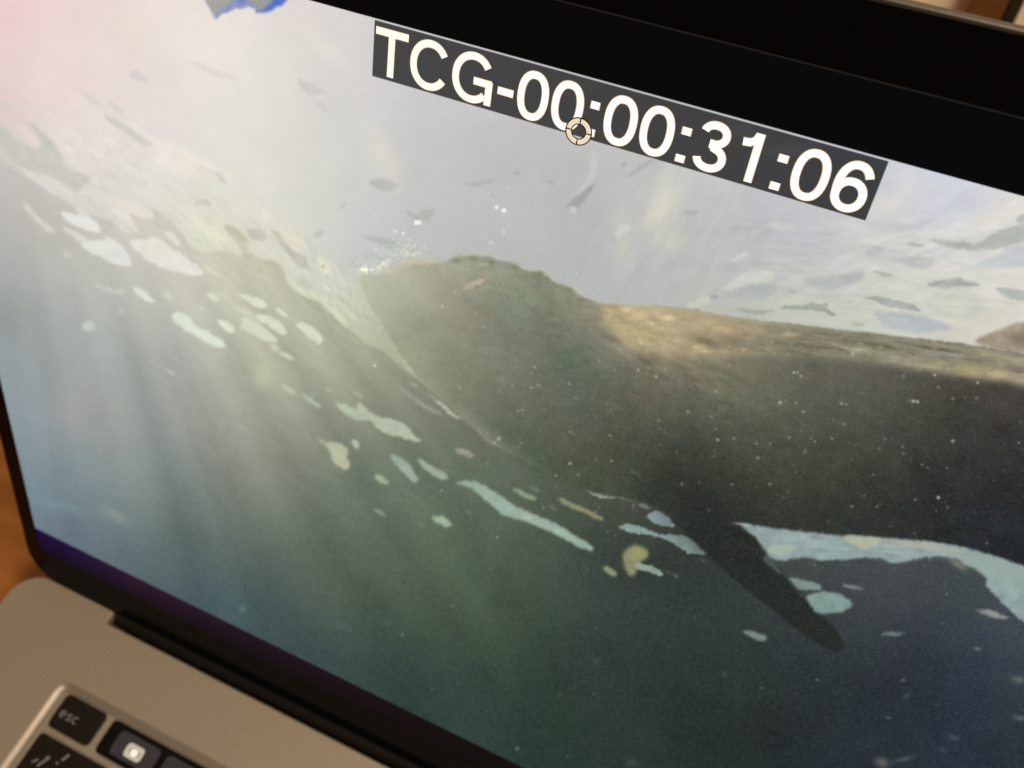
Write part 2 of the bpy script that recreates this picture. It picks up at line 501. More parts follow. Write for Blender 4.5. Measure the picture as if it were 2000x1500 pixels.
paint(img, r5(1560, 1190, 1680, 1130, 1700, 1200, 1600, 1290, 1450, 1300), (196, 201, 194), 5, .6, 2)
paint(img, r4(1740, 1198, 1850, 1205, 2000, 1228, 1960, 1252, 1850, 1242, 1780, 1222), (160, 166, 156), 1.8, .9, 1)
paint(img, r4(1535, 1080, 1640, 1108, 1600, 1137, 1550, 1118), (164, 169, 167), 1.8, .9, 1)
paint(img, r4(1640, 1100, 1800, 1040, 2000, 1000, 2100, 1060, 2000, 1130, 1800, 1150, 1680, 1130), (174, 180, 178), 4, .7, 2)
# light strips
for P, c in (
        (r4(615, -40, 672, -40, 662, 120, 640, 205, 560, 280, 500, 335, 535, 262, 600, 185), (203, 202, 199)),
        (r4(470, 395, 502, 420, 490, 468, 452, 442), (206, 204, 201)),
        (r4(825, 570, 880, 538, 940, 580, 895, 602, 850, 655, 785, 660), (206, 207, 203)),
        (r4(1700, 820, 1870, 745, 1862, 778, 1715, 842), (211, 212, 210)),
        (r4(1620, 1065, 1750, 960, 1850, 915, 2050, 895, 2050, 990, 1850, 1012, 1700, 1062), (207, 209, 199)),
        (r4(1330, 1195, 1450, 1118, 1530, 1092, 1565, 1140, 1450, 1205), (200, 206, 190)),
        (r4(1205, 725, 1260, 700, 1225, 745), (206, 206, 196)),
        (r4(1860, 600, 1990, 590, 1880, 640), (204, 204, 202)),
        (z(1200, 150, 3.333, 975, 940, 1100, 935, 1200, 980, 1150, 1010, 1050, 990), (206, 205, 203)),
        (z(1200, 150, 3.333, 10, 1000, 80, 955, 110, 985, 60, 1010, 20, 1030), (210, 210, 207)),
        (z(1200, 150, 3.333, 760, 1165, 880, 1125, 860, 1180), (210, 210, 207)),
        (r1(950, 910, 1050, 960, 1250, 1100, 1500, 1180, 1800, 1340, 1780, 1360, 1480, 1230, 1200, 1110), (236, 229, 220)),
        (r1(1120, 1380, 1160, 1400, 1220, 1475, 1180, 1470), (236, 229, 222))):
    paint(img, P, c, 2.4, .8, 1.5)
glow(img, 345, 315, 60, 26, 28, (241, 231, 219), .8)
glow(img, 250, 410, 40, 30, 20, (237, 227, 216), .7)
glow(img, 300, 370, 100, 20, 35, (232, 229, 216), .5)

# lower water (seen beneath the surface)
edge = r1(-1900, 1000, 0, 1215, 60, 1262, 150, 1345, 300, 1425, 400, 1505) + r2(470, 30, 555, 95, 620, 150, 600, 176, 540, 160, 475, 150, 500, 195, 580, 250, 660, 282, 765, 312, 805, 290, 740, 222, 700, 158,
    780, 188, 870, 218, 930, 282, 1000, 332, 1065, 312, 1090, 290, 1040, 218, 1015, 165, 1100, 192, 1195, 218, 1215, 170, 1185, 120, 1280, 168, 1360, 230, 1440, 330, 1480, 415,
    1600, 470, 1700, 460, 1760, 440, 1840, 480, 1905, 502, 1880, 430, 1800, 330, 1732, 245, 1832, 262, 1920, 345, 1925, 410, 1965, 462) + r3(30, 812, 60, 822, 140, 830, 200, 868, 226, 920, 240, 990, 300, 1062, 380, 1112, 460, 1140, 540, 1188, 600, 1250, 690, 1345, 770, 1400, 830, 1455, 900, 1510) + \
    r6(980, 30, 1080, 115, 1180, 205, 1290, 265) + [(1000, 900), (1300, 1000), (2600, 1000), (2600, 1900), (-500, 1900)]
lumB = FB.mean(-1, keepdims=True)
FB2 = lumB + (FB - lumB) * .90 + np.array((2.0, .0, 1.5), np.float32)
# shafts of light: streaks that fan out from the sun's side
gy, gx = np.mgrid[0:CH, 0:CW].astype(np.float32)
gx += X0
gy += Y0
ang = np.arctan2(gx + 55, gy + 366)
t = (ang + 0.4) / 1.9 * 400
g1 = rng.standard_normal(500)
g2 = rng.standard_normal(500)


def s1(g, t_):
    t_ = np.clip(t_, 0, 480)
    i = t_.astype(int)
    f = t_ - i
    f = f * f * (3 - 2 * f)
    return g[i] * (1 - f) + g[i + 1] * f


rays = s1(g1, t / 9.0) * .6 + s1(g2, t / 4.0) * .4
fade = np.clip((gy - 520) / 250, 0, 1) * np.clip((1500 - gx) / 700, 0, 1)
tn = (gx + 55) / np.maximum(gy + 366, 60)
beams = sum(a_ * np.exp(-((tn - c_) / w_) ** 2) for c_, w_, a_ in ((.13, .012, -.03), (.165, .014, .035), (.215, .012, -.03), (.25, .016, .04), (.30, .013, -.035), (.345, .014, .03),
        (.385, .010, -.03), (.44, .022, .075), (.49, .014, -.035), (.535, .018, .05), (.585, .012, -.045), (.637, .020, .08), (.69, .014, -.04), (.74, .018, .05), (.80, .02, -.03), (.93, .03, .05), (1.02, .02, -.04)))
near = np.clip((gy - 420) / 200, 0, 1)
rays = (rays * fade * .034 + beams * near * np.clip((1500 - gx) / 500, 0, 1) * np.clip((1450 - gy) / 500, 0, 1) * .50).astype(np.float32)
del tn, beams, near
del t, ang
FB2 *= (1 + rays)[..., None]
FB2 += (vnoise(90, seed=11) * 1.5 + vnoise(30, seed=12) * 1.0)[..., None]
paint(img, edge, FB2, 2.6, 1, 0, 1)
paint(img, r1(-1800, 500, 0, 950, 100, 1042, 180, 1112, 270, 1165, 335, 1140, 300, 1070, 215, 925, 300, 980, 400, 1080, 470, 1170, 520, 1290, 580, 1342, 720, 1362, 725, 1400, 640, 1462, 600, 1520, 480, 1430, 380, 1372, 250, 1350, 160, 1292, 100, 1250, 60, 1190, 0, 1110, -1800, 700), (200, 199, 190), 3, .95, 1)
paint(img, r1(0, 1200, 100, 1290, 60, 1310, -60, 1250), (205, 205, 197), 4, .8, 1)
paint(img, r1(150, 1290, 250, 1345, 380, 1372, 480, 1428, 600, 1500, 560, 1540, 400, 1480, 250, 1400), (220, 218, 208), 3, .85, 1)

BL = [  # light shapes on the water, softness
    (r2(470, 145, 540, 158, 620, 180, 720, 200, 800, 300, 760, 318, 680, 292, 580, 255, 520, 215), (222, 221, 213), 2.5),
    (r2(625, 385, 720, 368, 860, 378, 800, 330, 880, 350, 950, 410, 1005, 480, 1040, 560, 1020, 578, 950, 575, 850, 532, 740, 480, 650, 430), (216, 218, 209), 2.5),
    (r2(475, 250, 560, 285, 640, 330, 700, 365, 640, 395, 560, 340), (206, 208, 200), 3),
    (r2(1005, 395, 1060, 362, 1130, 378, 1200, 352, 1270, 368, 1335, 440, 1420, 468, 1500, 528, 1595, 612, 1572, 655, 1450, 642, 1330, 602, 1200, 562, 1100, 482), (222, 220, 206), 2.5),
    (r2(1275, 288, 1340, 305, 1415, 380, 1402, 425, 1330, 372), (219, 219, 203), 2.5),
    (r2(1565, 548, 1640, 588, 1745, 665, 1680, 648), (206, 212, 188), 2.5),
    (r2(700, 690, 800, 718, 880, 758, 960, 748, 995, 782, 950, 800, 860, 782, 780, 755), (190, 196, 183), 4),
    (r2(1025, 738, 1110, 748, 1170, 798, 1215, 855, 1160, 858, 1080, 805), (214, 220, 200), 3),
    (r2(1265, 782, 1330, 788, 1380, 845, 1320, 838), (202, 207, 188), 4),
    (r2(1605, 798, 1660, 788, 1730, 832, 1680, 855), (217, 221, 198), 4),
    (r2(1720, 775, 1760, 790, 1730, 815), (202, 207, 185), 4),
    (r2(1550, 890, 1600, 895, 1600, 925, 1560, 915), (200, 206, 185), 4),
    (r2(1325, 962, 1400, 928, 1475, 958, 1530, 1050, 1620, 1078, 1700, 1128, 1768, 1180, 1742, 1220, 1640, 1192, 1540, 1122, 1440, 1072, 1370, 1012), (213, 222, 200), 3),
    (r2(1685, 988, 1760, 998, 1845, 1060, 1822, 1100, 1740, 1062), (214, 220, 196), 3),
    (r2(1855, 780, 1950, 798, 2065, 850, 2045, 895, 1920, 842), (211, 215, 190), 3),
    (r2(1800, 900, 1900, 895, 1990, 950, 2080, 1030, 2020, 1010, 1900, 930), (203, 208, 182), 4),
    (r2(1850, 1045, 1910, 1040, 1880, 960, 1960, 985, 2080, 1060, 2180, 1140, 2140, 1180, 2040, 1130, 1950, 1085), (205, 211, 185), 3),
    (r3(-10, 1105, 80, 1148, 105, 1202, 40, 1205, -50, 1162), (213, 217, 191), 3),
    (r3(145, 1190, 200, 1205, 255, 1272, 205, 1265), (211, 216, 190), 3),
    (r3(-20, 1250, 80, 1248, 160, 1290, 215, 1335, 250, 1412, 190, 1402, 110, 1352, 30, 1302), (211, 216, 190), 3),
    (r3(-80, 1290, 20, 1345, 90, 1405, 140, 1460, 60, 1455, -60, 1385), (205, 211, 186), 4),
    (r3(305, 1318, 380, 1308, 450, 1348, 515, 1410, 528, 1465, 492, 1492, 420, 1432, 340, 1362), (211, 217, 190), 3),
    (r2(170, 78, 240, 88, 262, 150, 340, 218, 410, 278, 435, 325, 370, 305, 280, 222, 215, 140), (204, 204, 196), 4),
    (r2(640, 1020, 690, 1000, 745, 1020, 745, 1065, 690, 1080, 645, 1065), (186, 198, 187), 4),
    (r2(1310, 1380, 1365, 1400, 1360, 1425, 1310, 1410), (180, 188, 165), 4),
    (r2(480, 450, 560, 480, 570, 520, 520, 500), (198, 201, 193), 6),
    (r2(920, 890, 990, 920, 980, 950, 930, 940), (180, 186, 172), 6),
    (r6(100, -20, 160, -5, 190, 35, 150, 35), (195, 201, 175), 3),
    (r6(165, 55, 210, 35, 295, 88, 290, 118, 220, 82), (196, 203, 177), 3),
    (r6(600, 440, 700, 442, 765, 490, 788, 500, 790, 435, 835, 448, 885, 508, 960, 548, 1080, 568, 1180, 608, 1235, 690, 1300, 745, 1255, 752, 1150, 712, 1030, 692, 940, 642, 912, 588, 860, 572, 780, 578, 700, 532), (177, 191, 165), 2.2),
    (r6(1395, 410, 1450, 425, 1500, 478, 1560, 528, 1615, 552, 1585, 568, 1510, 532, 1440, 472), (174, 179, 153), 2),
    (r6(1300, 365, 1400, 390, 1440, 440, 1380, 400), (152, 156, 132), 3),
    (r6(1060, 295, 1160, 315, 1230, 398, 1340, 458, 1470, 532, 1420, 538, 1300, 472, 1200, 392), (150, 154, 131), 3),
    (r6(1200, 275, 1280, 300, 1275, 325, 1215, 315), (152, 155, 130), 3),
    (r6(185, 302, 250, 308, 320, 355, 292, 380, 230, 348), (183, 193, 167), 2.4),
    (r6(345, 368, 400, 378, 470, 428, 525, 472, 490, 488, 420, 432), (173, 186, 160), 2.4),
    (r6(525, 308, 580, 322, 635, 375, 590, 368), (166, 179, 154), 2.6),
    (r6(740, 340, 790, 358, 855, 412, 820, 414, 770, 375), (160, 170, 146), 3),
    (r6(420, 355, 480, 360, 480, 390, 430, 385), (158, 168, 146), 5),
    (r6(440, 690, 500, 728, 560, 750, 640, 748, 725, 790, 720, 830, 700, 870, 748, 920, 700, 975, 640, 932, 590, 882, 590, 822, 540, 772), (178, 188, 156), 3),
    (r6(735, 730, 790, 718, 808, 760, 812, 810, 760, 772), (181, 191, 162), 2.8),
    (r6(1040, 845, 1110, 852, 1185, 905, 1228, 960, 1278, 1062, 1230, 1075, 1150, 982, 1080, 912), (152, 173, 154), 2.3),
    (r6(1250, 878, 1300, 882, 1380, 938, 1460, 978, 1518, 1030, 1470, 1048, 1380, 1012, 1300, 942), (152, 170, 147), 2.3),
    (r6(1538, 800, 1600, 788, 1695, 828, 1695, 868, 1600, 852), (151, 153, 131), 2.4),
    (r6(1755, 690, 1820, 738, 1885, 782, 1840, 768, 1780, 718), (134, 137, 117), 2.2),
    (r6(918, 1002, 970, 998, 1045, 1060, 1020, 1085, 950, 1052), (165, 178, 148), 2.6),
    (r6(905, 1258, 950, 1262, 1010, 1312, 1030, 1345, 960, 1308), (130, 148, 124), 3),
    (r6(1358, 1335, 1410, 1318, 1500, 1348, 1550, 1400, 1500, 1418, 1420, 1382), (158, 181, 149), 2.4),
    (r6(1275, 1380, 1315, 1390, 1300, 1415), (108, 128, 108), 4),
    (r6(1640, 1290, 1690, 1300, 1680, 1325), (98, 118, 100), 4),
    (r6(1550, 1062, 1640, 1052, 1710, 1045, 1790, 1088, 1900, 1158, 2000, 1228) + r7(0, 135, 150, 198, 350, 288, 500, 378, 600, 438, 652, 485, 615, 502, 500, 452, 350, 372, 150, 282, 0, 242) + r6(1960, 1335, 1850, 1255, 1720, 1132, 1640, 1092), (151, 177, 158), 2.2),
    (r7(-5, 8, 60, 18, 140, 48, 200, 90, 160, 102, 70, 72), (137, 153, 124), 2.3),
    (r7(120, -10, 180, 8, 250, 42, 190, 38), (112, 127, 102), 3),
    (r7(335, 78, 400, 82, 500, 138, 600, 178, 700, 228, 728, 262, 680, 258, 560, 192, 430, 148), (141, 144, 100), 2.2),
    (r7(560, 5, 650, 42, 720, 65, 800, 68, 825, 85, 740, 92, 660, 78), (135, 145, 131), 2),
    (r7(280, 138, 355, 168, 345, 190), (116, 119, 89), 3),
    (r7(965, 125, 1030, 128, 1095, 170, 1040, 168), (126, 131, 117), 2.2),
    (r7(1045, 215, 1110, 178, 1160, 188, 1220, 238, 1280, 298, 1230, 312, 1130, 292, 1080, 262), (137, 165, 166), 1.8),
    (r7(822, 310, 880, 282, 980, 302, 1080, 338, 1180, 372, 1290, 363, 1390, 382, 1450, 428, 1532, 498, 1512, 524, 1430, 526, 1350, 502, 1250, 432, 1150, 382, 1020, 368, 880, 342), (136, 162, 156), 1.9),
    (r7(862, 512, 905, 470, 960, 452, 1025, 462, 1072, 510, 1052, 565, 985, 590, 965, 625, 975, 662, 932, 705, 890, 655, 868, 575), (146, 146, 100), 4),
    (r7(950, 588, 1050, 598, 1140, 638, 1195, 682, 1150, 693, 1050, 652, 965, 642), (139, 164, 146), 2),
    (r7(705, 618, 760, 615, 828, 675, 805, 705, 740, 668), (140, 155, 108), 2.4),
    (r7(1255, 680, 1300, 690, 1290, 708), (100, 112, 108), 2),
    (r7(1200, 655, 1240, 660, 1220, 675), (80, 92, 88), 2),
    (r7(1790, 1108, 1900, 1128, 2000, 1168, 1985, 1202, 1920, 1198, 1830, 1148), (118, 134, 130), 2.2),
    (r7(1475, 565, 1505, 570, 1500, 590), (92, 102, 100), 2),
    (r7(1640, 1455, 1690, 1460, 1680, 1485), (62, 76, 74), 4),
    (r7(640, 1350, 670, 1360, 655, 1380), (66, 82, 74), 4),
]
for P, c, s in BL:
    lum = sum(c) / 3
    up_ = 9 if np.mean(P, 0)[1] < 700 else 3
    paint(img, P, tuple(lum + (k_ - lum) * .8 + up_ for k_ in c), s * .85, 1.0, 1.3)
    # faint uneven tone inside each shape
    mx_, my_ = np.mean(P, 0)
    glow(img, mx_ - 3, my_ - 2, 7, 4, 30, tuple(k_ + 8 for k_ in c), .35)
glow(img, 515, 730, 22, 26, 0, (192, 197, 168), .8)
glow(img, 665, 895, 14, 16, 0, (190, 184, 150), .6)
glow(img, 1245, 1075, 12, 12, 0, (158, 152, 100), .7)
glow(img, 225, 1005, 34, 10, 30, (142, 152, 145), .7)
glow(img, 115, 985, 60, 8, 14, (125, 148, 152), .6)
glow(img, 475, 1188, 7, 8, 0, (100, 122, 122), .8)
glow(img, 665, 1222, 22, 6, 10, (78, 100, 92), .8)
glow(img, 755, 1215, 7, 7, 0, (72, 95, 92), .7)
# glints inside the large light patches
glow(img, 1031, 1010, 8, 5, 30, (168, 196, 178), .7)
glow(img, 1090, 1036, 8, 6, 30, (168, 196, 178), .7)
glow(img, 195, 480, 14, 10, 20, (228, 228, 222), .7)
glow(img, 298, 480, 14, 10, 20, (230, 227, 212), .7)
# dark surface strips along the bright band
for P, c in (
        (r3(-60, 575, 20, 580, 60, 598, 105, 650, 60, 682, -20, 675, -60, 640), (197, 195, 180)),
        (r3(105, 585, 170, 598, 225, 668, 272, 738, 350, 778, 418, 812, 390, 842, 435, 882, 370, 902, 320, 852, 250, 782, 198, 702, 128, 632), (196, 191, 174)),
        (r3(290, 940, 350, 950, 440, 1020, 460, 1080, 380, 1060), (198, 201, 186)),
        (r2(1570, 50, 1640, 50, 1665, 120, 1600, 100, 1500, 90), (210, 205, 190)),
        (r2(1560, 170, 1640, 180, 1680, 260, 1640, 270, 1590, 230), (213, 213, 196)),
        (r2(1480, 340, 1540, 350, 1600, 390, 1570, 405, 1510, 385), (205, 211, 190)),
        (r2(1740, 240, 1830, 262, 1935, 350, 1945, 400, 1900, 385, 1800, 330), (196, 193, 172)),
        (r2(620, 10, 680, 20, 760, 85, 700, 80), (210, 204, 196))):
    paint(img, P, c, 2.2, .9, 1)
glow(img, 430, 460, 34, 8, 40, (232, 228, 206), .8)
glow(img, 400, 440, 10, 40, -30, (232, 230, 208), .6)
paint(img, r3(200, 520, 290, 530, 345, 640, 405, 722, 370, 762, 280, 722, 200, 640), (228, 219, 198), 4, .7, 2)
glow(img, 520, 420, 10, 12, 0, (236, 231, 216), .8)
paint(img, r3(475, 860, 500, 780, 560, 850, 600, 880, 590, 930, 530, 945, 490, 920), (226, 226, 198), 3, .9, 1)
dot(img, 632, 520, 4.5, (196, 197, 172), .9)
paint(img, r3(215, 880, 240, 980, 300, 1050, 400, 1105, 470, 1130, 540, 1180, 600, 1245, 700, 1340, 720, 1320, 600, 1190, 480, 1095, 360, 1070, 270, 990), (220, 222, 196), 3, .75, 1)
paint(img, r3(650, 1150, 720, 1200, 790, 1290, 760, 1290, 690, 1220), (214, 216, 192), 4, .6, 1)
paint(img, r3(520, 1010, 560, 1010, 590, 1070, 560, 1080), (224, 222, 196), 3, .6, 1)
# splash over the head
paint(img, r3(1050, 700, 1150, 690, 1220, 750, 1195, 805, 1120, 785), (201, 200, 184), 4, .6, 2)
paint(img, r3(950, 880, 1100, 870, 1180, 800, 1300, 800, 1500, 820, 1340, 870, 1150, 900, 1040, 945), (196, 190, 160), 4, .6, 2)

# the whale
top = r3(820, 932, 905, 942, 1000, 930, 1050, 945, 1120, 890, 1180, 870, 1320, 852, 1480, 842, 1540, 800, 1650, 785, 1800, 788, 1850, 805, 1880, 832, 2000, 838) + \
    r4(50, 870, 100, 900, 160, 912, 215, 900, 262, 930, 330, 1000, 430, 1030, 470, 1045, 540, 1100, 610, 1130, 690, 1170)
back = r4(900, 1182, 1200, 1192, 1400, 1210, 1600, 1255, 1800, 1285) + r5(0, 1312, 300, 1342, 700, 1395, 1000, 1425, 1400, 1468, 1560, 1488) + [(2000, 690), (2600, 800)]
ridge = [(2600, 860), (2000, 745), (1900, 733), (1800, 718), (1700, 702), (1600, 694), (1500, 690), (1420, 690), (1330, 690), (1240, 680), (1190, 640), (1172, 596)]
belly = [(2600, 1300), (2000, 1103), (1950, 1085), (1870, 1063), (1800, 1053), (1625, 1042), (1545, 1033), (1500, 1027), (1445, 1020)]
finr = [(1478, 1050), (1500, 1086), (1537, 1126), (1575, 1168), (1602, 1198), (1630, 1227), (1646, 1250), (1648, 1262), (1636, 1271), (1622, 1267)]
finl = [(1587, 1248), (1550, 1222), (1500, 1180), (1455, 1146), (1400, 1098), (1345, 1045), (1310, 1005)]
under = [(1280, 985), (1200, 968), (1130, 952), (1040, 928), (975, 868), (940, 848), (880, 800), (820, 742), (792, 707), (770, 672), (740, 622), (722, 590), (707, 555), (704, 540)]
WH = top + back + belly + finr + finl + under
whale_outline = [tuple(p) for p in WH]
_lw = FW.mean(-1, keepdims=True)
FW2 = _lw + (FW - _lw) * .85 + np.clip((70 - _lw) / 8, 0, 4)
FW2 += ((vnoise(14, seed=21) * 1.6 + vnoise(40, seed=22) * 2.0) * 1.0)[..., None]
FW2 += np.stack([vnoise(24, seed=31), vnoise(24, seed=32), vnoise(24, seed=33)], -1) * .7
raysw = rays * np.clip((1350 - gx) / 300, 0, 1) * .8
FW2 *= (1 + raysw)[..., None]
# body, softer where it melts into the water in front
m = poly_mask(WH, 1.8, 1.5, 1)
s, M = m
soft_side = np.clip((gx[s] - 760) / 260, 0, 1) * 0 + 1
# hazy lower-left flank
hz = np.clip(((gx[s] - 860) * .62 + (900 - gy[s]) * .78 - 10) / 110, 0, 1)
hz = np.maximum(hz, np.clip((gx[s] - 1180) / 160, 0, 1))
hz = np.maximum(hz, np.clip((690 - gy[s]) / 80, 0, 1))
M = M * hz
img[s] = img[s] * (1 - M[..., None]) + FW2[s] * M[..., None]
# fin
FIN = [(1340, 1035), (1395, 1022), (1447, 1030)] + finr + finl
ff = np.zeros_like(img[0:1, 0:1]) + np.array((40, 45, 42), np.float32)
glow(img, 1370, 990, 95, 60, 35, (40, 46, 42), .75)
glow(img, 1390, 1030, 50, 40, 40, (38, 44, 41), .8)
paint(img, FIN, (37, 43, 40), 2.0, .92, .8, 1)
stroke([(1482, 1058), (1502, 1092), (1540, 1133), (1578, 1175), (1606, 1206)], 2.5, (84, 96, 88), .5)
paint(img, [(1560, 1190), (1600, 1215), (1620, 1240), (1600, 1245), (1560, 1215)], (44, 42, 38), 5, .5, 0, 2)
# lit back
KM = top[-1:] + back + ridge
for _i in range(3):
    pass
FK2 = FK + (vnoise(10, seed=41) * 2.0 + vnoise(26, seed=42) * 2.5)[..., None]
paint(img, KM, FK2, 3.0, .45, 1.5, 1)
rk = poly_mask(KM, 11, 3, 1)
_s, _M = rk
_up = poly_mask(WH, 1.8, 0, 1)
_U = np.zeros((CH, CW), np.float32)
_U[_up[0]] = _up[1]
_M = np.clip(_M * 1.35, 0, 1) * _U[_s]
img[_s] = img[_s] * (1 - _M[..., None]) + FK2[_s] * _M[..., None]
del _U, _M
for x, y, rx, ry, an, c, a in (
        (1225, 602, 12, 6, 0, (226, 208, 164), .9), (1250, 615, 16, 9, 10, (215, 196, 150), .8), (1282, 610, 12, 6, 0, (205, 188, 146), .7),
        (1305, 619, 13, 6, 0, (226, 204, 158), .8), (1262, 650, 50, 14, 10, (192, 174, 132), .6), (1300, 690, 60, 14, 10, (148, 134, 104), .6),
        (1360, 676, 14, 8, 10, (196, 176, 132), .7), (1412, 640, 26, 7, 8, (192, 168, 134), .8), (1482, 643, 16, 6, 8, (184, 162, 130), .8),
        (1385, 668, 40, 10, 15, (118, 106, 88), .7), (1450, 670, 40, 8, 15, (112, 106, 88), .6), (1545, 652, 18, 6, 0, (172, 158, 130), .8),
        (1370, 678, 12, 7, 0, (200, 184, 148), .6), (1415, 686, 12, 5, 10, (170, 160, 130), .6),
        (1672, 684, 15, 6, 0, (182, 174, 148), .9), (1748, 700, 15, 6, 0, (170, 164, 148), .8), (1830, 712, 20, 7, -5, (168, 162, 128), .8),
        (1885, 722, 14, 10, 0, (170, 162, 112), .7), (1950, 728, 16, 8, 0, (190, 178, 134), .8), (1850, 690, 60, 4, 12, (168, 172, 170), .7),
        (1600, 676, 60, 5, 8, (98, 96, 80), .6), (1720, 674, 70, 6, 9, (96, 96, 78), .7), (1820, 678, 60, 4, 9, (90, 90, 72), .8), (1900, 700, 70, 5, 9, (118, 108, 96), .6),
        (1700, 650, 40, 3, 7, (120, 118, 94), .6), (1990, 702, 30, 5, 5, (190, 180, 150), .6), (1990, 720, 40, 6, 5, (118, 104, 94), .6)):
    glow(img, x, y, rx, ry, an, c, a)
paint(img, [(1172, 592), (1225, 592), (1300, 596), (1400, 611), (1500, 627), (1600, 640), (1675, 648), (1675, 651), (1600, 645), (1500, 632), (1400, 617), (1300, 601), (1225, 598)], (190, 188, 156), 2.0, .35, 1)
# second dark body entering at the right edge, above the back
paint(img, [(1890, 668), (1930, 650), (1962, 637), (2000, 625), (2100, 600), (2600, 520), (2600, 800), (2000, 692)], (152, 138, 118), 4, .9, 1)
paint(img, [(1960, 660), (2000, 640), (2600, 560), (2600, 760), (2000, 680)], (128, 114, 98), 8, .8, 1)
# rim light along the head
stroke(r3(1330, 848, 1480, 838, 1540, 796, 1650, 781, 1800, 782, 1850, 800), 3, (196, 196, 168), .5)
stroke(r4(30, 850, 100, 896, 160, 906, 215, 895, 265, 925, 335, 992, 430, 1022, 475, 1040, 545, 1092, 640, 1140), 3, (204, 200, 170), .5)
stroke([(704, 545), (722, 590), (742, 628), (770, 676), (795, 712), (820, 742)], 3, (184, 184, 156), .6, 1.5)
for _x, _y, _r in ((893, 505, 9), (925, 502, 8), (960, 507, 9), (1002, 516, 10), (1050, 532, 9), (1066, 540, 8), (1108, 562, 9), (1135, 580, 8)):
    glow(img, _x, _y + 3, _r, _r * .7, 10, (112, 118, 94), .45)
    glow(img, _x - 2, _y - 3, _r * .7, 2, 15, (178, 176, 146), .45)
paint(img, r3(1602, 1052, 1680, 998, 1812, 952, 1795, 990, 1700, 1042, 1640, 1060), (184, 172, 146), 1.6, .95, 1)
glow(img, 945, 515, 8, 4, 0, (182, 176, 146), .8)
glow(img, 1035, 560, 5, 6, 0, (140, 140, 116), .6)

# pale water below the belly and its patches
PB = [(1440, 1017), (1500, 1029), (1545, 1034), (1625, 1043), (1800, 1054), (1870, 1064), (1950, 1086), (2000, 1104), (2600, 1300), (2600, 1500), (2000, 1212), (1985, 1202), (1960, 1178), (1942, 1160), (1922, 1136), (1930, 1128), (1905, 1108),
      (1880, 1100), (1874, 1088), (1840, 1084), (1790, 1088), (1762, 1098), (1740, 1097), (1710, 1087), (1680, 1088), (1640, 1093), (1600, 1092), (1580, 1087), (1540, 1092), (1512, 1092), (1500, 1082), (1478, 1050)]
pbf = np.zeros_like(img[0:1, 0:1])
paint(img, PB, (147, 166, 164), 2.6, 1, 1.5, 1)
for _x, _y, _a in ((1540, 1050, 8), (1600, 1060, 5), (1760, 1072, 4), (1840, 1078, 10), (1930, 1110, 35), (1975, 1150, 50)):
    glow(img, _x, _y, 26, 8, _a, (162, 178, 174), .5)
paint(img, [(1700, 1050), (1800, 1056), (1870, 1066), (1900, 1075), (1860, 1080), (1790, 1066), (1720, 1062)], (170, 170, 160), 4, .8, 2)
paint(img, [(1820, 1066), (1900, 1075), (2000, 1108), (2000, 1160), (1930, 1120), (1880, 1095)], (150, 168, 160), 8, .7, 2)
paint(img, r8(555, 372, 700, 375, 890, 392, 872, 430, 820, 468, 750, 478, 650, 442), (176, 183, 158), 2.5, .9, 1)
glow(img, 1677, 1056, 12, 6, 0, (184, 180, 150), .6)
paint(img, r8(-20, 465, 100, 445, 205, 460, 215, 492, 120, 522, 10, 525), (168, 184, 166), 2.4, .9, 1)
paint(img, r8(1000, 425, 1150, 430, 1320, 438, 1400, 470, 1300, 490, 1150, 455), (166, 172, 156), 3, .8, 1)
glow(img, 1870, 1100, 20, 7, 35, (132, 140, 118), .7)
glow(img, 1450, 1022, 14, 3, 10, (186, 190, 182), .8)
paint(img, r8(-60, 560, -10, 520, 30, 560, 110, 680, 100, 690), (120, 140, 128), 2, .4, 0)
for P, c, s in (
        (r8(148, 698, 260, 718, 400, 748, 420, 780, 400, 808, 320, 800, 240, 802, 190, 750), (132, 150, 147), 2),
        (r8(285, 850, 380, 818, 500, 812, 600, 848, 668, 905, 622, 958, 520, 982, 395, 992, 340, 932), (134, 162, 155), 2),
        (r8(562, 762, 650, 763, 745, 782, 750, 802, 650, 792), (130, 149, 145), 1.8),
        (r8(885, 1135, 950, 1125, 1060, 1128, 1065, 1148, 1000, 1162, 920, 1158), (111, 128, 128), 2),
        (r8(1600, 960, 1700, 948, 1780, 968, 1830, 998, 1900, 1025, 1800, 1028, 1700, 1002), (150, 154, 148), 2.2),
        (r8(1605, 1245, 1665, 1245, 1665, 1275, 1615, 1278), (106, 120, 121), 2),
        (r8(340, 590, 385, 590, 380, 615, 350, 612), (88, 102, 100), 2.2),
        (r8(1365, 750, 1390, 752, 1380, 770), (96, 108, 108), 1.8)):
    paint(img, P, c, s, .95, 1)
glow(img, 1722, 1487, 14, 10, 20, (112, 110, 98), .8)
glow(img, 1765, 1481, 20, 4, -15, (78, 92, 94), .8)
glow(img, 1862, 1438, 14, 5, 25, (74, 80, 90), .8)
glow(img, 1841, 1462, 6, 5, 0, (66, 78, 84), .8)
glow(img, 1235, 1488, 12, 8, 10, (62, 78, 70), .8)
glow(img, 1990, 1325, 14, 7, 10, (104, 114, 110), .8)
glow(img, 1992, 1400, 14, 5, 10, (92, 106, 108), .8)
glow(img, 1764, 1326, 4, 3, 0, (100, 110, 105), .8)
glow(img, 1770, 1357, 8, 4, -30, (70, 82, 84), .8)
glow(img, 1735, 1400, 5, 3, 20, (86, 96, 98), .8)
# outline of the dark water below the pale patch
glow(img, 1900, 1180, 60, 14, 55, (62, 72, 66), .4)

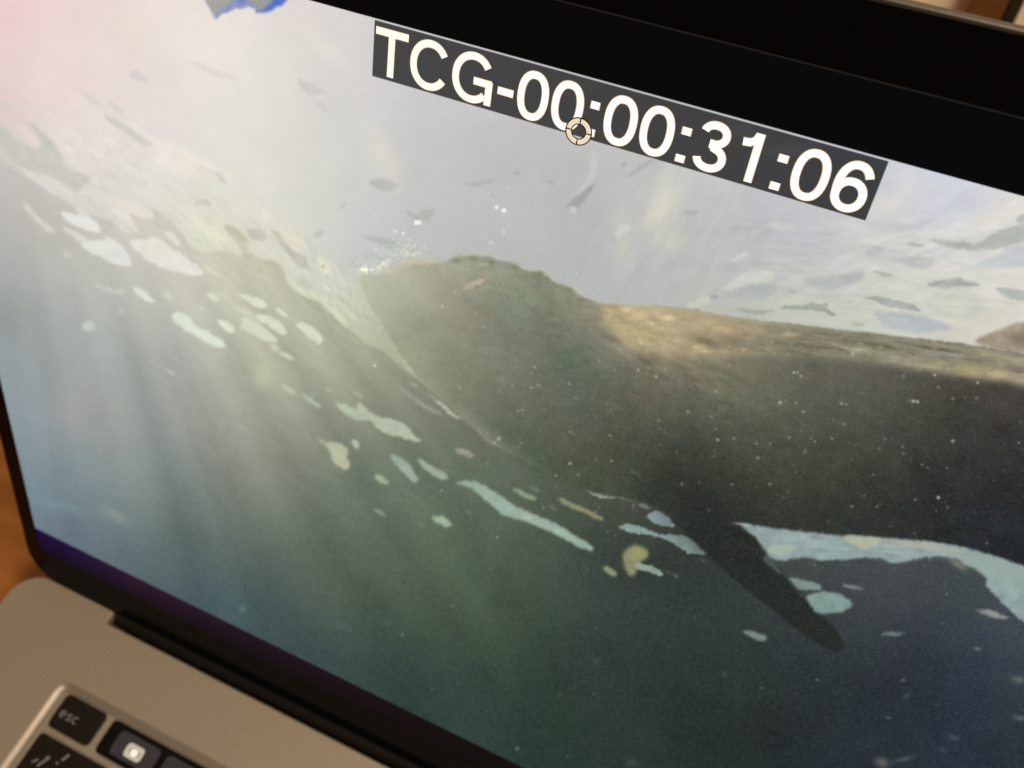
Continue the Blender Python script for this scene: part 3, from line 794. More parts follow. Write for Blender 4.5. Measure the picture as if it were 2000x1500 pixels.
def streaks(cx, cy, angd, lp_, lq_, rad_p, rad_q, amp_, seed, soft_=1.0, col=(1, 1, 1), clampneg=1.0):
    # fine elongated light and dark marks lying along a direction, inside an elliptical patch
    R_ = int(max(rad_p, rad_q) * 1.3)
    x0, x1 = max(0, int(cx - X0 - R_)), min(CW, int(cx - X0 + R_))
    y0, y1 = max(0, int(cy - Y0 - R_)), min(CH, int(cy - Y0 + R_))
    yy, xx = np.mgrid[y0:y1, x0:x1].astype(np.float32)
    xx += X0 - cx
    yy += Y0 - cy
    t_ = math.radians(angd)
    p = xx * math.cos(t_) + yy * math.sin(t_)
    q_ = -xx * math.sin(t_) + yy * math.cos(t_)
    g = np.random.default_rng(seed).standard_normal((400, 400)).astype(np.float32)
    tot = 0
    for k_, wgt_ in ((1.0, .7), (.5, .45)):
        pp = p / (lp_ * k_) + 180
        qq = q_ / (lq_ * k_) + 180
        ip = np.clip(pp.astype(int), 0, 398)
        iq = np.clip(qq.astype(int), 0, 398)
        fp = pp - ip
        fq = qq - iq
        fp = fp * fp * (3 - 2 * fp)
        fq = fq * fq * (3 - 2 * fq)
        tot = tot + wgt_ * ((g[iq, ip] * (1 - fp) + g[iq, ip + 1] * fp) * (1 - fq) + (g[iq + 1, ip] * (1 - fp) + g[iq + 1, ip + 1] * fp) * fq)
    m_ = np.clip(1.25 - np.sqrt((p / rad_p) ** 2 + (q_ / rad_q) ** 2), 0, .6) / .6
    tot = np.where(tot < 0, tot * clampneg, tot)
    return (slice(y0, y1), slice(x0, x1)), tot * m_ * amp_


def add_streaks(*a, **k):
    mask_ = k.pop('mask', None)
    s_, v_ = streaks(*a, **k)
    if mask_ is not None:
        v_ = v_ * mask_[s_]
    img[s_] += v_[..., None]


ones = np.zeros((CH, CW), np.float32)
_r = poly_mask(WH, 2, 0, 1)
ones[_r[0]] = _r[1]
notwhale = 1 - ones
add_streaks(400, 450, 36, 26, 6, 420, 120, 3.0, 101, mask=notwhale)
add_streaks(150, 330, 38, 34, 9, 220, 90, 2.2, 102, mask=notwhale)
add_streaks(640, 560, 50, 16, 4, 150, 50, 5.5, 103, mask=notwhale)
add_streaks(760, 500, -12, 8, 3, 90, 30, 9, 104, mask=notwhale)
add_streaks(1750, 540, 6, 46, 9, 380, 120, 4.5, 105, mask=notwhale)
add_streaks(1780, 500, -18, 40, 8, 300, 100, 3.5, 106, mask=notwhale)
add_streaks(1900, 400, -24, 60, 12, 240, 80, 3.0, 107, mask=notwhale)
add_streaks(1350, 400, -60, 40, 14, 300, 160, 2.2, 108, mask=notwhale)
add_streaks(1650, 1070, 4, 40, 6, 260, 30, 5, 109)
km_ = np.zeros((CH, CW), np.float32)
_k = poly_mask(KM, 6, 0, 1)
km_[_k[0]] = _k[1]
km_ *= ones
add_streaks(1350, 650, 14, 26, 8, 240, 70, 5, 110, mask=km_)
add_streaks(1780, 695, 8, 30, 5, 380, 60, 7, 111, mask=km_)
add_streaks(1300, 690, 24, 34, 14, 170, 60, 8, 112, mask=ones)
add_streaks(1000, 540, 30, 12, 6, 260, 60, 4, 113, mask=ones)
add_streaks(1300, 760, 12, 20, 8, 500, 150, 2.6, 114, mask=ones)
add_streaks(620, 820, 32, 40, 9, 420, 190, 1.8, 115, mask=notwhale)
qd = np.random.default_rng(31)
for i in range(120):
    x = 1180 + 820 * qd.random()
    lo_, hi_ = np.interp(x, [1172, 1300, 1500, 1750, 2000], [596, 600, 632, 660, 692]), np.interp(x, [1172, 1300, 1420, 1700, 2000], [610, 690, 696, 702, 742])
    y = qd.uniform(lo_ + 5, hi_ - 2)
    c_ = np.array((226, 208, 168)) if x < 1420 else np.array((186, 174, 142))
    glow(img, x, y, qd.uniform(3, 9), qd.uniform(1.6, 3.2), qd.uniform(-8, 16), c_ if qd.random() < .6 else c_ * .72, qd.uniform(.2, .5))
# finer foam at the snout
qf = np.random.default_rng(77)
for i in range(70):
    t_ = qf.random()
    x = 700 + 110 * t_ + qf.normal(0, 8)
    y = 528 - 40 * t_ ** 1.5 + qf.normal(0, 9)
    if y < 545 - t_ * 30:
        dot(img, x, y, qf.uniform(.8, 2.2), (236, 238, 216), qf.uniform(.3, .85))
for i in range(60):
    t_ = qf.random()
    x = 640 + 170 * t_ + qf.normal(0, 6)
    y = 540 + 195 * t_ + qf.normal(0, 7)
    L_ = qf.uniform(3, 10)
    paint(img, [(x, y), (x + L_ * .62, y + L_ * .72), (x + L_ * .62 + 1.6, y + L_ * .72 - 1.2), (x + 1.6, y - 1.2)], (216, 218, 194), 1.3, qf.uniform(.2, .6) * (1 - .5 * t_), 0, 0)
del km_, _k, _r

# drifting specks over the body and water
q = np.random.default_rng(5)
for i in range(900):
    x = q.uniform(700, 2350)
    y = q.uniform(560, 1500)
    inside = y < 640 + (x - 700) * .05 and x < 900
    if y < 600 + max(0, x - 1172) * .15 + 14 or y < 560:
        continue
    dens = math.exp(-((y - 860) / 190) ** 2) * min(1, max(.1, (x - 780) / 350))
    if y > 1060:
        dens = .10
    if q.random() > dens:
        continue
    r = abs(q.normal(1.2, .6)) + .7
    k = min(1, .18 + abs(q.normal(0, .32)))
    base = img[int(y - Y0), int(x - X0)]
    dot(img, x, y, r * 1.25, base + np.array((92, 92, 82)) * k + 6, .85)
for x, y, r, b in ((1833, 970, 4.5, 120), (1788, 974, 3, 100), (1551, 726, 3, 110), (1784, 782, 4, 110), (1792, 783, 3.5, 100), (1861, 860, 4.5, 85), (1850, 912, 3, 70), (1625, 855, 3, 80),
                   (1585, 855, 3, 60), (1541, 853, 2.6, 70), (1573, 882, 2.6, 70), (1801, 906, 3, 75), (1812, 912, 3, 60), (1763, 871, 3, 70), (1765, 884, 2.6, 60), (1706, 926, 3.2, 60), (1192, 849, 2.8, 80), (1115, 842, 2.6, 65), (1434, 855, 2.6, 80), (1398, 836, 3, 65), (1287, 820, 2.6, 60),
                   (1247, 721, 3.2, 60), (1282, 734, 3.2, 70), (1045, 716, 3, 60), (1171, 704, 3, 40), (1430, 945, 3.2, 70), (1390, 813, 3, 55), (1165, 896, 3, 45), (1478, 865, 3, 70), (1826, 731, 3.2, 90), (1910, 746, 3.5, 80), (1125, 776, 2.6, 50), (1664, 987, 3.2, 70), (1719, 983, 2.8, 45),
                   (865, 597, 3, 40), (945, 638, 3, 40), (929, 611, 2.5, 35), (889, 569, 3, 40), (808, 597, 3, 25)):
    base = img[int(y - Y0), int(x - X0)]
    dot(img, x, y, r * .9, base + b, .9)
stroke([(1229, 916), (1240, 921), (1248, 926), (1252, 932)], 3, (92, 92, 84), .8)
# bright bubbles
for x, y, r, c in ((971, 404, 4, (246, 246, 240)), (985, 410, 4.6, (250, 250, 248)), (814, 434, 4.5, (250, 252, 240)), (820, 434, 4.5, (250, 252, 240)), (773, 451, 3, (236, 238, 224)),
                   (789, 455, 3.2, (234, 237, 222)), (709, 525, 4.6, (248, 250, 224)), (716, 526, 5, (250, 252, 226)), (727, 525, 3.6, (238, 240, 214)), (750, 514, 4.5, (236, 236, 208)), (742, 521, 6, (222, 222, 194)),
                   (809, 497, 3.2, (228, 226, 200)), (960, 473, 3.4, (216, 216, 212)), (985, 452, 3.2, (214, 214, 212)), (797, 494, 4, (220, 220, 198)), (735, 420, 2.6, (222, 224, 222)), (1127, 533, 2.6, (206, 204, 196)), (992, 367, 3, (208, 206, 204)), (780, 474, 2, (220, 220, 208)), (802, 470, 2, (220, 220, 208))):
    dot(img, x, y, r, c, .95)

# sensor-like grain of the footage
gr = rng.standard_normal((CH, CW)).astype(np.float32)
gr = box1(box1(gr, 1, 0), 1, 1) * 3
gc = rng.standard_normal((CH // 2 + 2, CW // 2 + 2, 3)).astype(np.float32)
gc = np.repeat(np.repeat(gc, 2, 0), 2, 1)[:CH, :CW]
amp = np.clip(1.35 - img.mean(-1) / 190, .25, 1.2)
img += (gr * amp * 3.6)[..., None] + gc * (amp * 1.8)[..., None]
img = np.clip(img, 0, 255)
del gr, gc, amp, FB2, FW2, FK2, FA, FB, FW, FK

# ---- lay the drawing onto the panel (panel millimetres: u 0..344.6, v -204.6..10.8)
TW, TH = 3072, 1920
LCDW, V_TOP, V_BOT = 344.6, -204.6, 10.8
VID_TOP = -193.8
tex = np.zeros((TH, TW, 4), np.float32)
tex[..., 3] = 1
uu = ((np.arange(TW) + .5) / TW * LCDW)[None]


def canvas_at(u, v):
    p = OC[:, None, None] + XC[:, None, None] * u + YC[:, None, None] * v
    return p[0] / p[2] * FPX + 1000, p[1] / p[2] * FPX + 750


for r0 in range(0, TH, 120):
    rows = np.arange(r0, r0 + 120)
    vv = (V_BOT - (rows + .5) / TH * (V_BOT - V_TOP))[:, None]        # row 0 = bottom
    u = np.broadcast_to(uu, (120, TW))
    v = np.broadcast_to(vv, (120, TW))
    px, py = canvas_at(u, v)
    px = np.clip(px - X0 - .5, 0, CW - 2.01)
    py = np.clip(py - Y0 - .5, 0, CH - 2.01)
    ix = px.astype(int)
    iy = py.astype(int)
    fx = (px - ix)[..., None]
    fy = (py - iy)[..., None]
    c = (img[iy, ix] * (1 - fx) + img[iy, ix + 1] * fx) * (1 - fy) + (img[iy + 1, ix] * (1 - fx) + img[iy + 1, ix + 1] * fx) * fy
    # fine panel pixel structure
    mod = 1 + .012 * np.cos(u * 2 * math.pi / .34 + v * 2 * math.pi / .5)
    c = c * mod[..., None]
    # burnt-in dark strip behind the time code
    box = ((u > 120.8) & (u < 212.3) & (v < -183.38) & (v > -193.5))[..., None]
    smear = 9 * np.exp(-((u - 196 - (v + 190) * -1.5) / 2.2) ** 2) * np.exp(-((v + 191) / 2) ** 2) + 7 * np.exp(-((u - 190) / 2.5) ** 2) * np.exp(-((v + 192) / 1.4) ** 2)
    bx = 70 + (c - c.mean(-1, keepdims=True)) * .3 - 8 * np.clip((u - 120) / 90, 0, 1)[..., None] + smear[..., None]
    c = np.where(box, bx * np.array((1.0, 1.0, 1.02)), c)
    # black bars above and below the film, backlight glow painted into the lower one
    bar_t = (v < VID_TOP)[..., None]
    bar_b = (v > 0)[..., None]
    k = np.clip((u - 150) / 80, 0, 1)[..., None]
    ct = np.array((4, 4, 5)) * (1 - k) + np.array((1, 4, 7)) * k
    k2 = np.clip(u / 40, 0, 1)[..., None]
    k3 = np.clip((u - 40) / 120, 0, 1)[..., None]
    cb = (np.array((20, 6, 58)) * (1 - k2) + np.array((40, 17, 42)) * k2) * (1 - k3) + np.array((14, 7, 10)) * k3
    cb = cb * np.clip(1.15 - v[..., None] / 16, .3, 1.1)
    c = np.where(bar_t, ct, np.where(bar_b, cb, c))
    edge_ = (v < V_TOP + .22)[..., None]
    c = np.where(edge_, np.array((38, 34, 33)), c)
    tex[r0:r0 + 120, :, :3] = c / 255
tex = np.clip(tex, 0, 1)
image = bpy.data.images.new('screen_picture', TW, TH, alpha=False, float_buffer=False)
image.colorspace_settings.name = 'sRGB'
image.pixels.foreach_set(tex.ravel())
image.update()
image.pack()
del tex, img

# ---------------------------------------------------------------- materials
M_scr = bpy.data.materials.new('lit_panel')
M_scr.use_nodes = True
nt = M_scr.node_tree
b = nt.nodes['Principled BSDF']
b.inputs['Base Color'].default_value = (0.003, 0.003, 0.003, 1)
b.inputs['Roughness'].default_value = 0.12
b.inputs['Specular IOR Level'].default_value = 0.03
uvn = nt.nodes.new('ShaderNodeUVMap')
uvn.uv_map = 'UVMap'
ti = nt.nodes.new('ShaderNodeTexImage')
ti.image = image
ti.interpolation = 'Cubic'
nt.links.new(uvn.outputs['UV'], ti.inputs['Vector'])
nt.links.new(ti.outputs['Color'], b.inputs['Emission Color'])
b.inputs['Emission Strength'].default_value = 1.0

M_txt = bpy.data.materials.new('lit_lettering')
M_txt.use_nodes = True
nt = M_txt.node_tree
b = nt.nodes['Principled BSDF']
b.inputs['Base Color'].default_value = (0.003, 0.003, 0.003, 1)
b.inputs['Roughness'].default_value = 0.12
b.inputs['Specular IOR Level'].default_value = 0.12
gm = nt.nodes.new('ShaderNodeNewGeometry')
sx = nt.nodes.new('ShaderNodeSeparateXYZ')
mr = nt.nodes.new('ShaderNodeMapRange')
mr.inputs['From Min'].default_value = (121 - U0) * MM
mr.inputs['From Max'].default_value = (165 - U0) * MM
mx = nt.nodes.new('ShaderNodeMix')
mx.data_type = 'RGBA'
mx.inputs['A'].default_value = (*lin((255, 252, 236)), 1)
mx.inputs['B'].default_value = (*lin((255, 255, 253)), 1)
nt.links.new(gm.outputs['Position'], sx.inputs[0])
nt.links.new(sx.outputs['X'], mr.inputs['Value'])
nt.links.new(mr.outputs['Result'], mx.inputs['Factor'])
nt.links.new(mx.outputs['Result'], b.inputs['Emission Color'])
b.inputs['Emission Strength'].default_value = 1.05

M_fringe = mat('warm_fringe', (0.003,) * 3, .12, 0, .12, emit=lin((226, 190, 132)), estr=1.0)
M_ring = mat('cream_ring', (0.003,) * 3, .12, 0, .12, emit=lin((240, 220, 192)), estr=1.0)
M_ringb = mat('black_ring_line', (0.01,) * 3, .12, 0, .12, emit=lin((22, 18, 16)), estr=1.0)
M_alu = mat('anodised_aluminium', (0.47, 0.43, 0.365), 0.50, 0.45, .4, noise=.16, nscale=1400, bump=.15)
M_alub = mat('polished_chamfer', (0.75, 0.70, 0.64), 0.32, 0.85, .5)
M_rim = mat('lid_edge_metal', (0.105, 0.10, 0.098), 0.45, 0.7, .5, noise=.1, nscale=800)
M_glass = mat('black_bezel_glass', (0.002, 0.002, 0.002), 0.10, 0, .06)
nt = M_glass.node_tree
_b = nt.nodes['Principled BSDF']
_tc = nt.nodes.new('ShaderNodeTexCoord')
_v = nt.nodes.new('ShaderNodeTexVoronoi')
_v.inputs['Scale'].default_value = 420
_lt = nt.nodes.new('ShaderNodeMath')
_lt.operation = 'LESS_THAN'
_lt.inputs[1].default_value = .075
_n = nt.nodes.new('ShaderNodeTexNoise')
_n.inputs['Scale'].default_value = 60
_gt = nt.nodes.new('ShaderNodeMath')
_gt.operation = 'GREATER_THAN'
_gt.inputs[1].default_value = .56
_mu = nt.nodes.new('ShaderNodeMath')
_mu.operation = 'MULTIPLY'
_mx = nt.nodes.new('ShaderNodeMix')
_mx.data_type = 'RGBA'
_mx.inputs['A'].default_value = (0.0025, 0.0025, 0.0028, 1)
_mx.inputs['B'].default_value = (0.10, 0.09, 0.08, 1)
nt.links.new(_tc.outputs['Object'], _v.inputs['Vector'])
nt.links.new(_tc.outputs['Object'], _n.inputs['Vector'])
nt.links.new(_v.outputs['Distance'], _lt.inputs[0])
nt.links.new(_n.outputs['Fac'], _gt.inputs[0])
nt.links.new(_lt.outputs[0], _mu.inputs[0])
nt.links.new(_gt.outputs[0], _mu.inputs[1])
nt.links.new(_mu.outputs[0], _mx.inputs['Factor'])
nt.links.new(_mx.outputs['Result'], _b.inputs['Base Color'])
M_gasket = mat('rubber_gasket', (0.02, 0.018, 0.016), .7, 0, .3)
M_hinge = mat('dark_hinge_plastic', (0.012, 0.011, 0.010), .38, 0, .25)
M_key = mat('black_keycap', (0.010, 0.008, 0.007), .55, 0, .3, noise=.15, nscale=700)
M_leg = mat('key_legend', (0.12, 0.115, 0.11), .6, 0, .3, emit=lin((88, 82, 80)), estr=.8)
M_tb = mat('touch_strip_glass', (0.006, 0.006, 0.006), .3, 0, .25)
M_tbb = mat('touch_button', (0.01, 0.01, 0.01), .4, 0, .2, emit=lin((58, 52, 50)), estr=.8)
M_icon = mat('lit_icon', (0.02, 0.02, 0.02), .4, 0, .2, emit=lin((196, 184, 160)), estr=1.0)
M_icon2 = mat('lit_icon_centre', (0.02, 0.02, 0.02), .4, 0, .2, emit=lin((252, 238, 214)), estr=1.1)
M_icon3 = mat('icon_stroke', (0.02, 0.02, 0.02), .4, 0, .2, emit=lin((98, 88, 74)), estr=1.0)
M_pad = mat('trackpad_glass', (0.36, 0.34, 0.32), .4, .8, .5)

# desk wood
M_wood = bpy.data.materials.new('orange_wood')
M_wood.use_nodes = True
nt = M_wood.node_tree
b = nt.nodes['Principled BSDF']
tc = nt.nodes.new('ShaderNodeTexCoord')
mp = nt.nodes.new('ShaderNodeMapping')
mp.inputs['Scale'].default_value = (3.0, 40.0, 3.0)
mp.inputs['Rotation'].default_value = (0, 0, .35)
n1 = nt.nodes.new('ShaderNodeTexNoise')
n1.inputs['Scale'].default_value = 4
n1.inputs['Detail'].default_value = 6
cr = nt.nodes.new('ShaderNodeValToRGB')
cr.color_ramp.elements[0].position = .3
cr.color_ramp.elements[0].color = (0.30, 0.115, 0.028, 1)
cr.color_ramp.elements[1].position = .7
cr.color_ramp.elements[1].color = (0.46, 0.19, 0.052, 1)
nt.links.new(tc.outputs['Object'], mp.inputs['Vector'])
nt.links.new(mp.outputs['Vector'], n1.inputs['Vector'])
nt.links.new(n1.outputs['Fac'], cr.inputs['Fac'])
nt.links.new(cr.outputs['Color'], b.inputs['Base Color'])
b.inputs['Roughness'].default_value = .5
M_wall = mat('cream_wall_paint', (0.86, 0.80, 0.70), .8, 0, .3, noise=.05, nscale=30)
M_post = mat('brown_wood_post', (0.125, 0.055, 0.020), .6, 0, .3, noise=.25, nscale=60)
M_dark = mat('dark_strip_paint', (0.018, 0.015, 0.012), .6, 0, .3)

# ---------------------------------------------------------------- setting: desk and wall
DZ = -16.5
me = mesh_from('desk_top', [(-1.6, -1.0, DZ * MM), (1.6, -1.0, DZ * MM), (1.6, .4275, DZ * MM), (-1.6, .4275, DZ * MM),
                            (-1.6, -1.0, -.05), (1.6, -1.0, -.05), (1.6, .4275, -.05), (-1.6, .4275, -.05)],
               [(0, 1, 2, 3), (7, 6, 5, 4), (0, 4, 5, 1), (1, 5, 6, 2), (2, 6, 7, 3), (3, 7, 4, 0)])
link('desk_top', me, M_wood, kind='structure')
me = mesh_from('wall', [(-1.6, .428, -.05), (1.6, .428, -.05), (1.6, .428, 1.6), (-1.6, .428, 1.6),
                        (-1.6, .50, -.05), (1.6, .50, -.05), (1.6, .50, 1.6), (-1.6, .50, 1.6)],
               [(0, 1, 2, 3), (7, 6, 5, 4), (0, 4, 5, 1), (1, 5, 6, 2), (2, 6, 7, 3), (3, 7, 4, 0)])
link('wall', me, M_wall, kind='structure')


def thing(name, label, cat, loc=(0, 0, 0)):
    o = bpy.data.objects.new(name, None)
    COL.objects.link(o)
    o.empty_display_size = .02
    o.location = loc
    o['label'] = label
    o['category'] = cat
    return o


def box_mesh(name, x0, x1, y0, y1, z0, z1, bev=.0015):
    bm = bmesh.new()
    bmesh.ops.create_cube(bm, size=1)
    for v in bm.verts:
        v.co = ((x0 + x1) / 2 + v.co.x * (x1 - x0), (y0 + y1) / 2 + v.co.y * (y1 - y0), (z0 + z1) / 2 + v.co.z * (z1 - z0))
    bmesh.ops.bevel(bm, geom=bm.edges[:], offset=bev, segments=2, affect='EDGES', profile=.6)
    me = bpy.data.meshes.new(name)
    bm.to_mesh(me)
    bm.free()
    return me


#@@POST
PX0, PX1, PX2 = .0598, .0751, .0815
post = link('wooden_post', box_mesh('wooden_post', PX0, PX1, .412, .4274, DZ * MM, 1.1), M_post)
post['label'] = 'brown wooden upright standing against the cream wall behind the laptop'
post['category'] = 'post'
post = link('dark_post', box_mesh('dark_post', PX1 + .0006, PX2, .4135, .4274, DZ * MM, 1.1, .001), M_dark)
post['label'] = 'narrow black upright just right of the brown wooden one'
post['category'] = 'post'

# ---------------------------------------------------------------- laptop
lap = thing('laptop', 'grey aluminium laptop lying open with an underwater whale film on its screen', 'laptop', (0, -0.12, DZ * MM))
LOFF = -Vector((0, -0.12, DZ * MM))


def child(name, verts, faces, m, parent=lap, smooth=False, label=None):
    """verts in world metres"""
    off = LOFF
    me = mesh_from(name, [Vector(v) + off for v in verts], faces, smooth)
    o = link(name, me, m, parent)
    if label:
        o['label'] = label
    return o


# base body: outline in (u, d) with the hinge notch at the back
BX0, BX1, BD = -9.3, 353.9, 246.0
N0, N1, ND = 29.2, 315.4, 4.4


def base_outline():
    o = rrect(BX0 - U0, -BD, BX1 - U0, 0, 11, 8)
    # top edge runs right -> left between corner 2 and corner 3; insert the notch
    c2_end = 3 * 9
    notch = [(N1 + .6 - U0, 0), (N1 - U0, -.6), (N1 - U0, -ND + 1), (N1 - 1 - U0, -ND), (N0 + 1 - U0, -ND), (N0 - U0, -ND + 1), (N0 - U0, -.6), (N0 - .6 - U0, 0)]
    return o[:c2_end] + notch + o[c2_end:]


OUT = base_outline()
KW = (28.3, 25.5, 316.3, 137.0)          # keyboard well u0,d0,u1,d1


def lvl(pts, zmm):
    return [Vector((x, y, zmm)) * MM for x, y in pts]


bm = bmesh.new()
top_o = lvl(offset(OUT, .45), 0)
o1 = lvl(OUT, -.5)
o2 = lvl(OUT, -11)
o3 = lvl(offset(OUT, 1.5), -16.4)
W0 = rrect(KW[0] - U0, -KW[3], KW[2] - U0, -KW[1], 4.2, 6)
wl = [lvl(W0, 0)]
loops = []
for lp in (top_o, o1, o2, o3):
    loops.append([bm.verts.new(p + LOFF) for p in lp])
for k in range(3):
    a, b2 = loops[k], loops[k + 1]
    n = len(a)
    for i in range(n):
        bm.faces.new((a[i], b2[i], b2[(i + 1) % n], a[(i + 1) % n]))
bm.faces.new(loops[3][::-1])
wv = [bm.verts.new(p + LOFF) for p in wl[0]]
edges = [bm.edges.get((loops[0][i], loops[0][(i + 1) % len(loops[0])])) for i in range(len(loops[0]))]
we = [bm.edges.new((wv[i], wv[(i + 1) % len(wv)])) for i in range(len(wv))]
bmesh.ops.triangle_fill(bm, use_beauty=True, use_dissolve=False, edges=edges + we)
bmesh.ops.recalc_face_normals(bm, faces=bm.faces[:])
me = bpy.data.meshes.new('base')
bm.to_mesh(me)
bm.free()
base = link('base', me, M_alu, lap)

# keyboard well: bright chamfer and floor
prof = [(0, -.02), (.35, -.12), (1.1, -.55), (1.9, -.95), (2.5, -1.12), (3.0, -1.15)]
V, F = loft([lvl(offset(W0, a), zz) for a, zz in prof], False, False)
ch = child('well_chamfer', V, [f[::-1] for f in F], M_alub, lap, True)
V, F = loft([lvl(offset(W0, 3.0), -1.15), lvl(offset(W0, 3.02), -1.2)], True, False)
child('keyboard_deck', V, [f[::-1] for f in F], M_alu, lap)

_kc = {}


def keycap(u0, d0, u1, d1, m=M_key, name='key', ztop=.05, r=1.6):
    wd, hd = round(u1 - u0, 2), round(d1 - d0, 2)
    key_ = (wd, hd, m.name, ztop)
    if key_ not in _kc:
        P = rrect(-wd / 2, -hd / 2, wd / 2, hd / 2, r, 4)
        lp = [lvl(P, -1.14), lvl(P, ztop - .25), lvl(offset(P, .10), ztop - .07), lvl(offset(P, .3), ztop)]
        V, F = loft(lp, True, True)
        me = mesh_from('key', V, F)
        me.materials.append(m)
        _kc[key_] = me
    o = bpy.data.objects.new(name, _kc[key_])
    COL.objects.link(o)
    o.parent = lap
    o.location = basep((u0 + u1) / 2, (d0 + d1) / 2) + LOFF
    return o


esc = keycap(33.3, 28.6, 49.6, 39.5)
esc['label'] = 'escape key at the top left corner of the keyboard'
strip = keycap(52.5, 28.6, 290.5, 39.5, M_tb, 'touch_strip', -.02)
keycap(293.5, 28.6, 311.3, 39.5)
k1 = keycap(33.3, 41.9, 60.6, 57.6)
k1['label'] = 'wide key below the escape key with two small marks'
u = 63.6
while u + 16.2 < 290:
    keycap(u, 41.9, u + 16.2, 57.6)
    u += 19.1
keycap(u, 41.9, 311.3, 57.6)
for row, (first, last) in enumerate(((26.0, 0), (31.0, 0), (40.5, 0))):
    d = 60.6 + row * 18.7
    keycap(33.3, d, 33.3 + first, d + 15.7)
    u = 33.3 + first + 3
    while u + 16.2 < 296 - (row * 6):
        keycap(u, d, u + 16.2, d + 15.7)
        u += 19.1
    if 311.3 - u > 8:
        keycap(u, d, 311.3, d + 15.7)
d = 60.6 + 3 * 18.7
u = 33.3
for wdt in (16.2, 16.2, 16.2, 20.5, 93, 20.5, 16.2):
    keycap(u, d, u + wdt, d + 15.7)
    u += wdt + 3
V, F = loft([lvl(rrect(92 - U0, -240, 252.6 - U0, -142, 3, 5), z_) for z_ in (.02, .04)], False, True)
child('trackpad', V, F, M_pad)


def plate(name, P, zmm, m, parent, thick=.05):
    V, F = loft([lvl(P, zmm), lvl(P, zmm + thick)], True, True)
    o = child(name, V, F, m, lap)
    if parent is not lap:
        o.parent = parent
        for v in o.data.vertices:
            v.co -= parent.location
    return o


def R2(u0, d0, u1, d1, r, n=5):
    return rrect(u0 - U0, -d1, u1 - U0, -d0, r, n)


# legends: marks are raised print on the caps
def strokes2d(lines, wd):
    """list of polylines in (u,d) -> outlines"""
    out = []
    for L in lines:
        P = np.array(L, float)
        dd = np.gradient(P, axis=0)
        nn = np.stack([-dd[:, 1], dd[:, 0]], 1)
        nn /= np.linalg.norm(nn, axis=1)[:, None] + 1e-9
        A1 = P + nn * wd / 2
        B1 = P - nn * wd / 2
        out.append((A1, B1))
    return out


def ribbons(name, lines, wd, conv, m, parent, off=None):
    V, F = [], []
    for A1, B1 in strokes2d(lines, wd):
        k = len(V)
        n = len(A1)
        for a, b3 in zip(A1, B1):
            V.append(conv(*a))
            V.append(conv(*b3))
        for i in range(n - 1):
            F.append((k + 2 * i, k + 2 * i + 1, k + 2 * i + 3, k + 2 * i + 2))
    o = child(name, V, F, m, lap)
    if parent is not lap:
        o.parent = parent
        for v in o.data.vertices:
            v.co -= parent.location
    return o


def arc(cx, cy, rx, ry, a0, a1, n=14):
    return [(cx + rx * math.cos(math.radians(a0 + (a1 - a0) * i / n)), cy + ry * math.sin(math.radians(a0 + (a1 - a0) * i / n))) for i in range(n + 1)]


kz = lambda u, d: basep(u, d, .09)
# "esc" (d grows toward the user, so +y is down here)
e_ = [[(35.3, 34.6), (37.0, 34.6)] + [], arc(36.15, 34.6, .9, .95, 0, -300)]
s_ = [[(39.3, 33.95), (38.9, 33.7), (38.4, 33.72), (38.1, 34.0), (38.3, 34.4), (38.9, 34.7), (39.3, 35.0), (39.2, 35.4), (38.7, 35.55), (38.2, 35.5), (37.9, 35.25)]]
c_ = [arc(41.1, 34.6, .9, .95, -50, -310)]
ribbons('legend', e_ + s_ + c_, .42, kz, M_leg, esc)
ribbons('legend', [[(46.35, 43.6), (45.2, 46.0)], [(44.6, 47.0), (44.3, 47.5)], [(41.1, 46.8), (40.0, 49.0), (39.2, 50.6)], [(40.9, 46.9), (40.1, 47.4)]], .75, kz, M_leg, k1)
ribbons('legend', [[(38.2, 48.9), (36.8, 50.4)]], .6, kz, M_leg, k1)
# lit buttons on the touch strip
plate('touch_button', R2(57.0, 30.2, 72.8, 37.9, 1.6), -.01, M_tbb, strip)
plate('touch_button', R2(75.2, 30.2, 91.0, 37.9, 1.6), -.01, M_tbb, strip)
plate('touch_button', R2(93.4, 30.2, 109.2, 37.9, 1.6), -.01, M_tbb, strip)
plate('lit_icon', R2(61.6, 32.3, 67.9, 36.6, 1.2), .05, M_icon, strip)
plate('icon_centre', [(64.85 - U0 + 1.15 * math.cos(t), -34.6 + 1.05 * math.sin(t)) for t in np.linspace(0, 2 * math.pi, 20)[:-1]], .11, M_icon2, strip)
ribbons('icon_stroke', [arc(64.8, 34.5, 1.75, 1.5, 150, 215, 6), arc(64.9, 34.5, 1.75, 1.5, -35, 30, 6)], .32, lambda u, d: basep(u, d, .13), M_icon3, strip)

# hinge barrel in the notch
HR = 4.6
V, F = [], []
ns = 20
rings = [(N0 + .5, .7), (N0 + .9, .95), (N0 + 1.5, 1), (N1 - 1.5, 1), (N1 - .9, .95), (N1 - .5, .7)]
for (uu_, k) in rings:
    for i in range(ns):
        a = 2 * math.pi * i / ns
        V.append(Vector((uu_ - U0, 1.2 + HR * k * math.cos(a), -4.6 + HR * k * math.sin(a))) * MM)
for r_ in range(len(rings) - 1):
    for i in range(ns):
        F.append((r_ * ns + i, r_ * ns + (i + 1) % ns, (r_ + 1) * ns + (i + 1) % ns, (r_ + 1) * ns + i))
F.append(tuple(range(ns))[::-1])
F.append(tuple(range((len(rings) - 1) * ns, len(rings) * ns)))
child('hinge', V, F, M_hinge, lap, True)


# lid shell: outline in (u, up)
def L3(P, h):
    """P in (u, v-down flipped to up) -> world; P[:,1] is up = -v"""
    return [lidp(x, -y, h) for x, y in P]


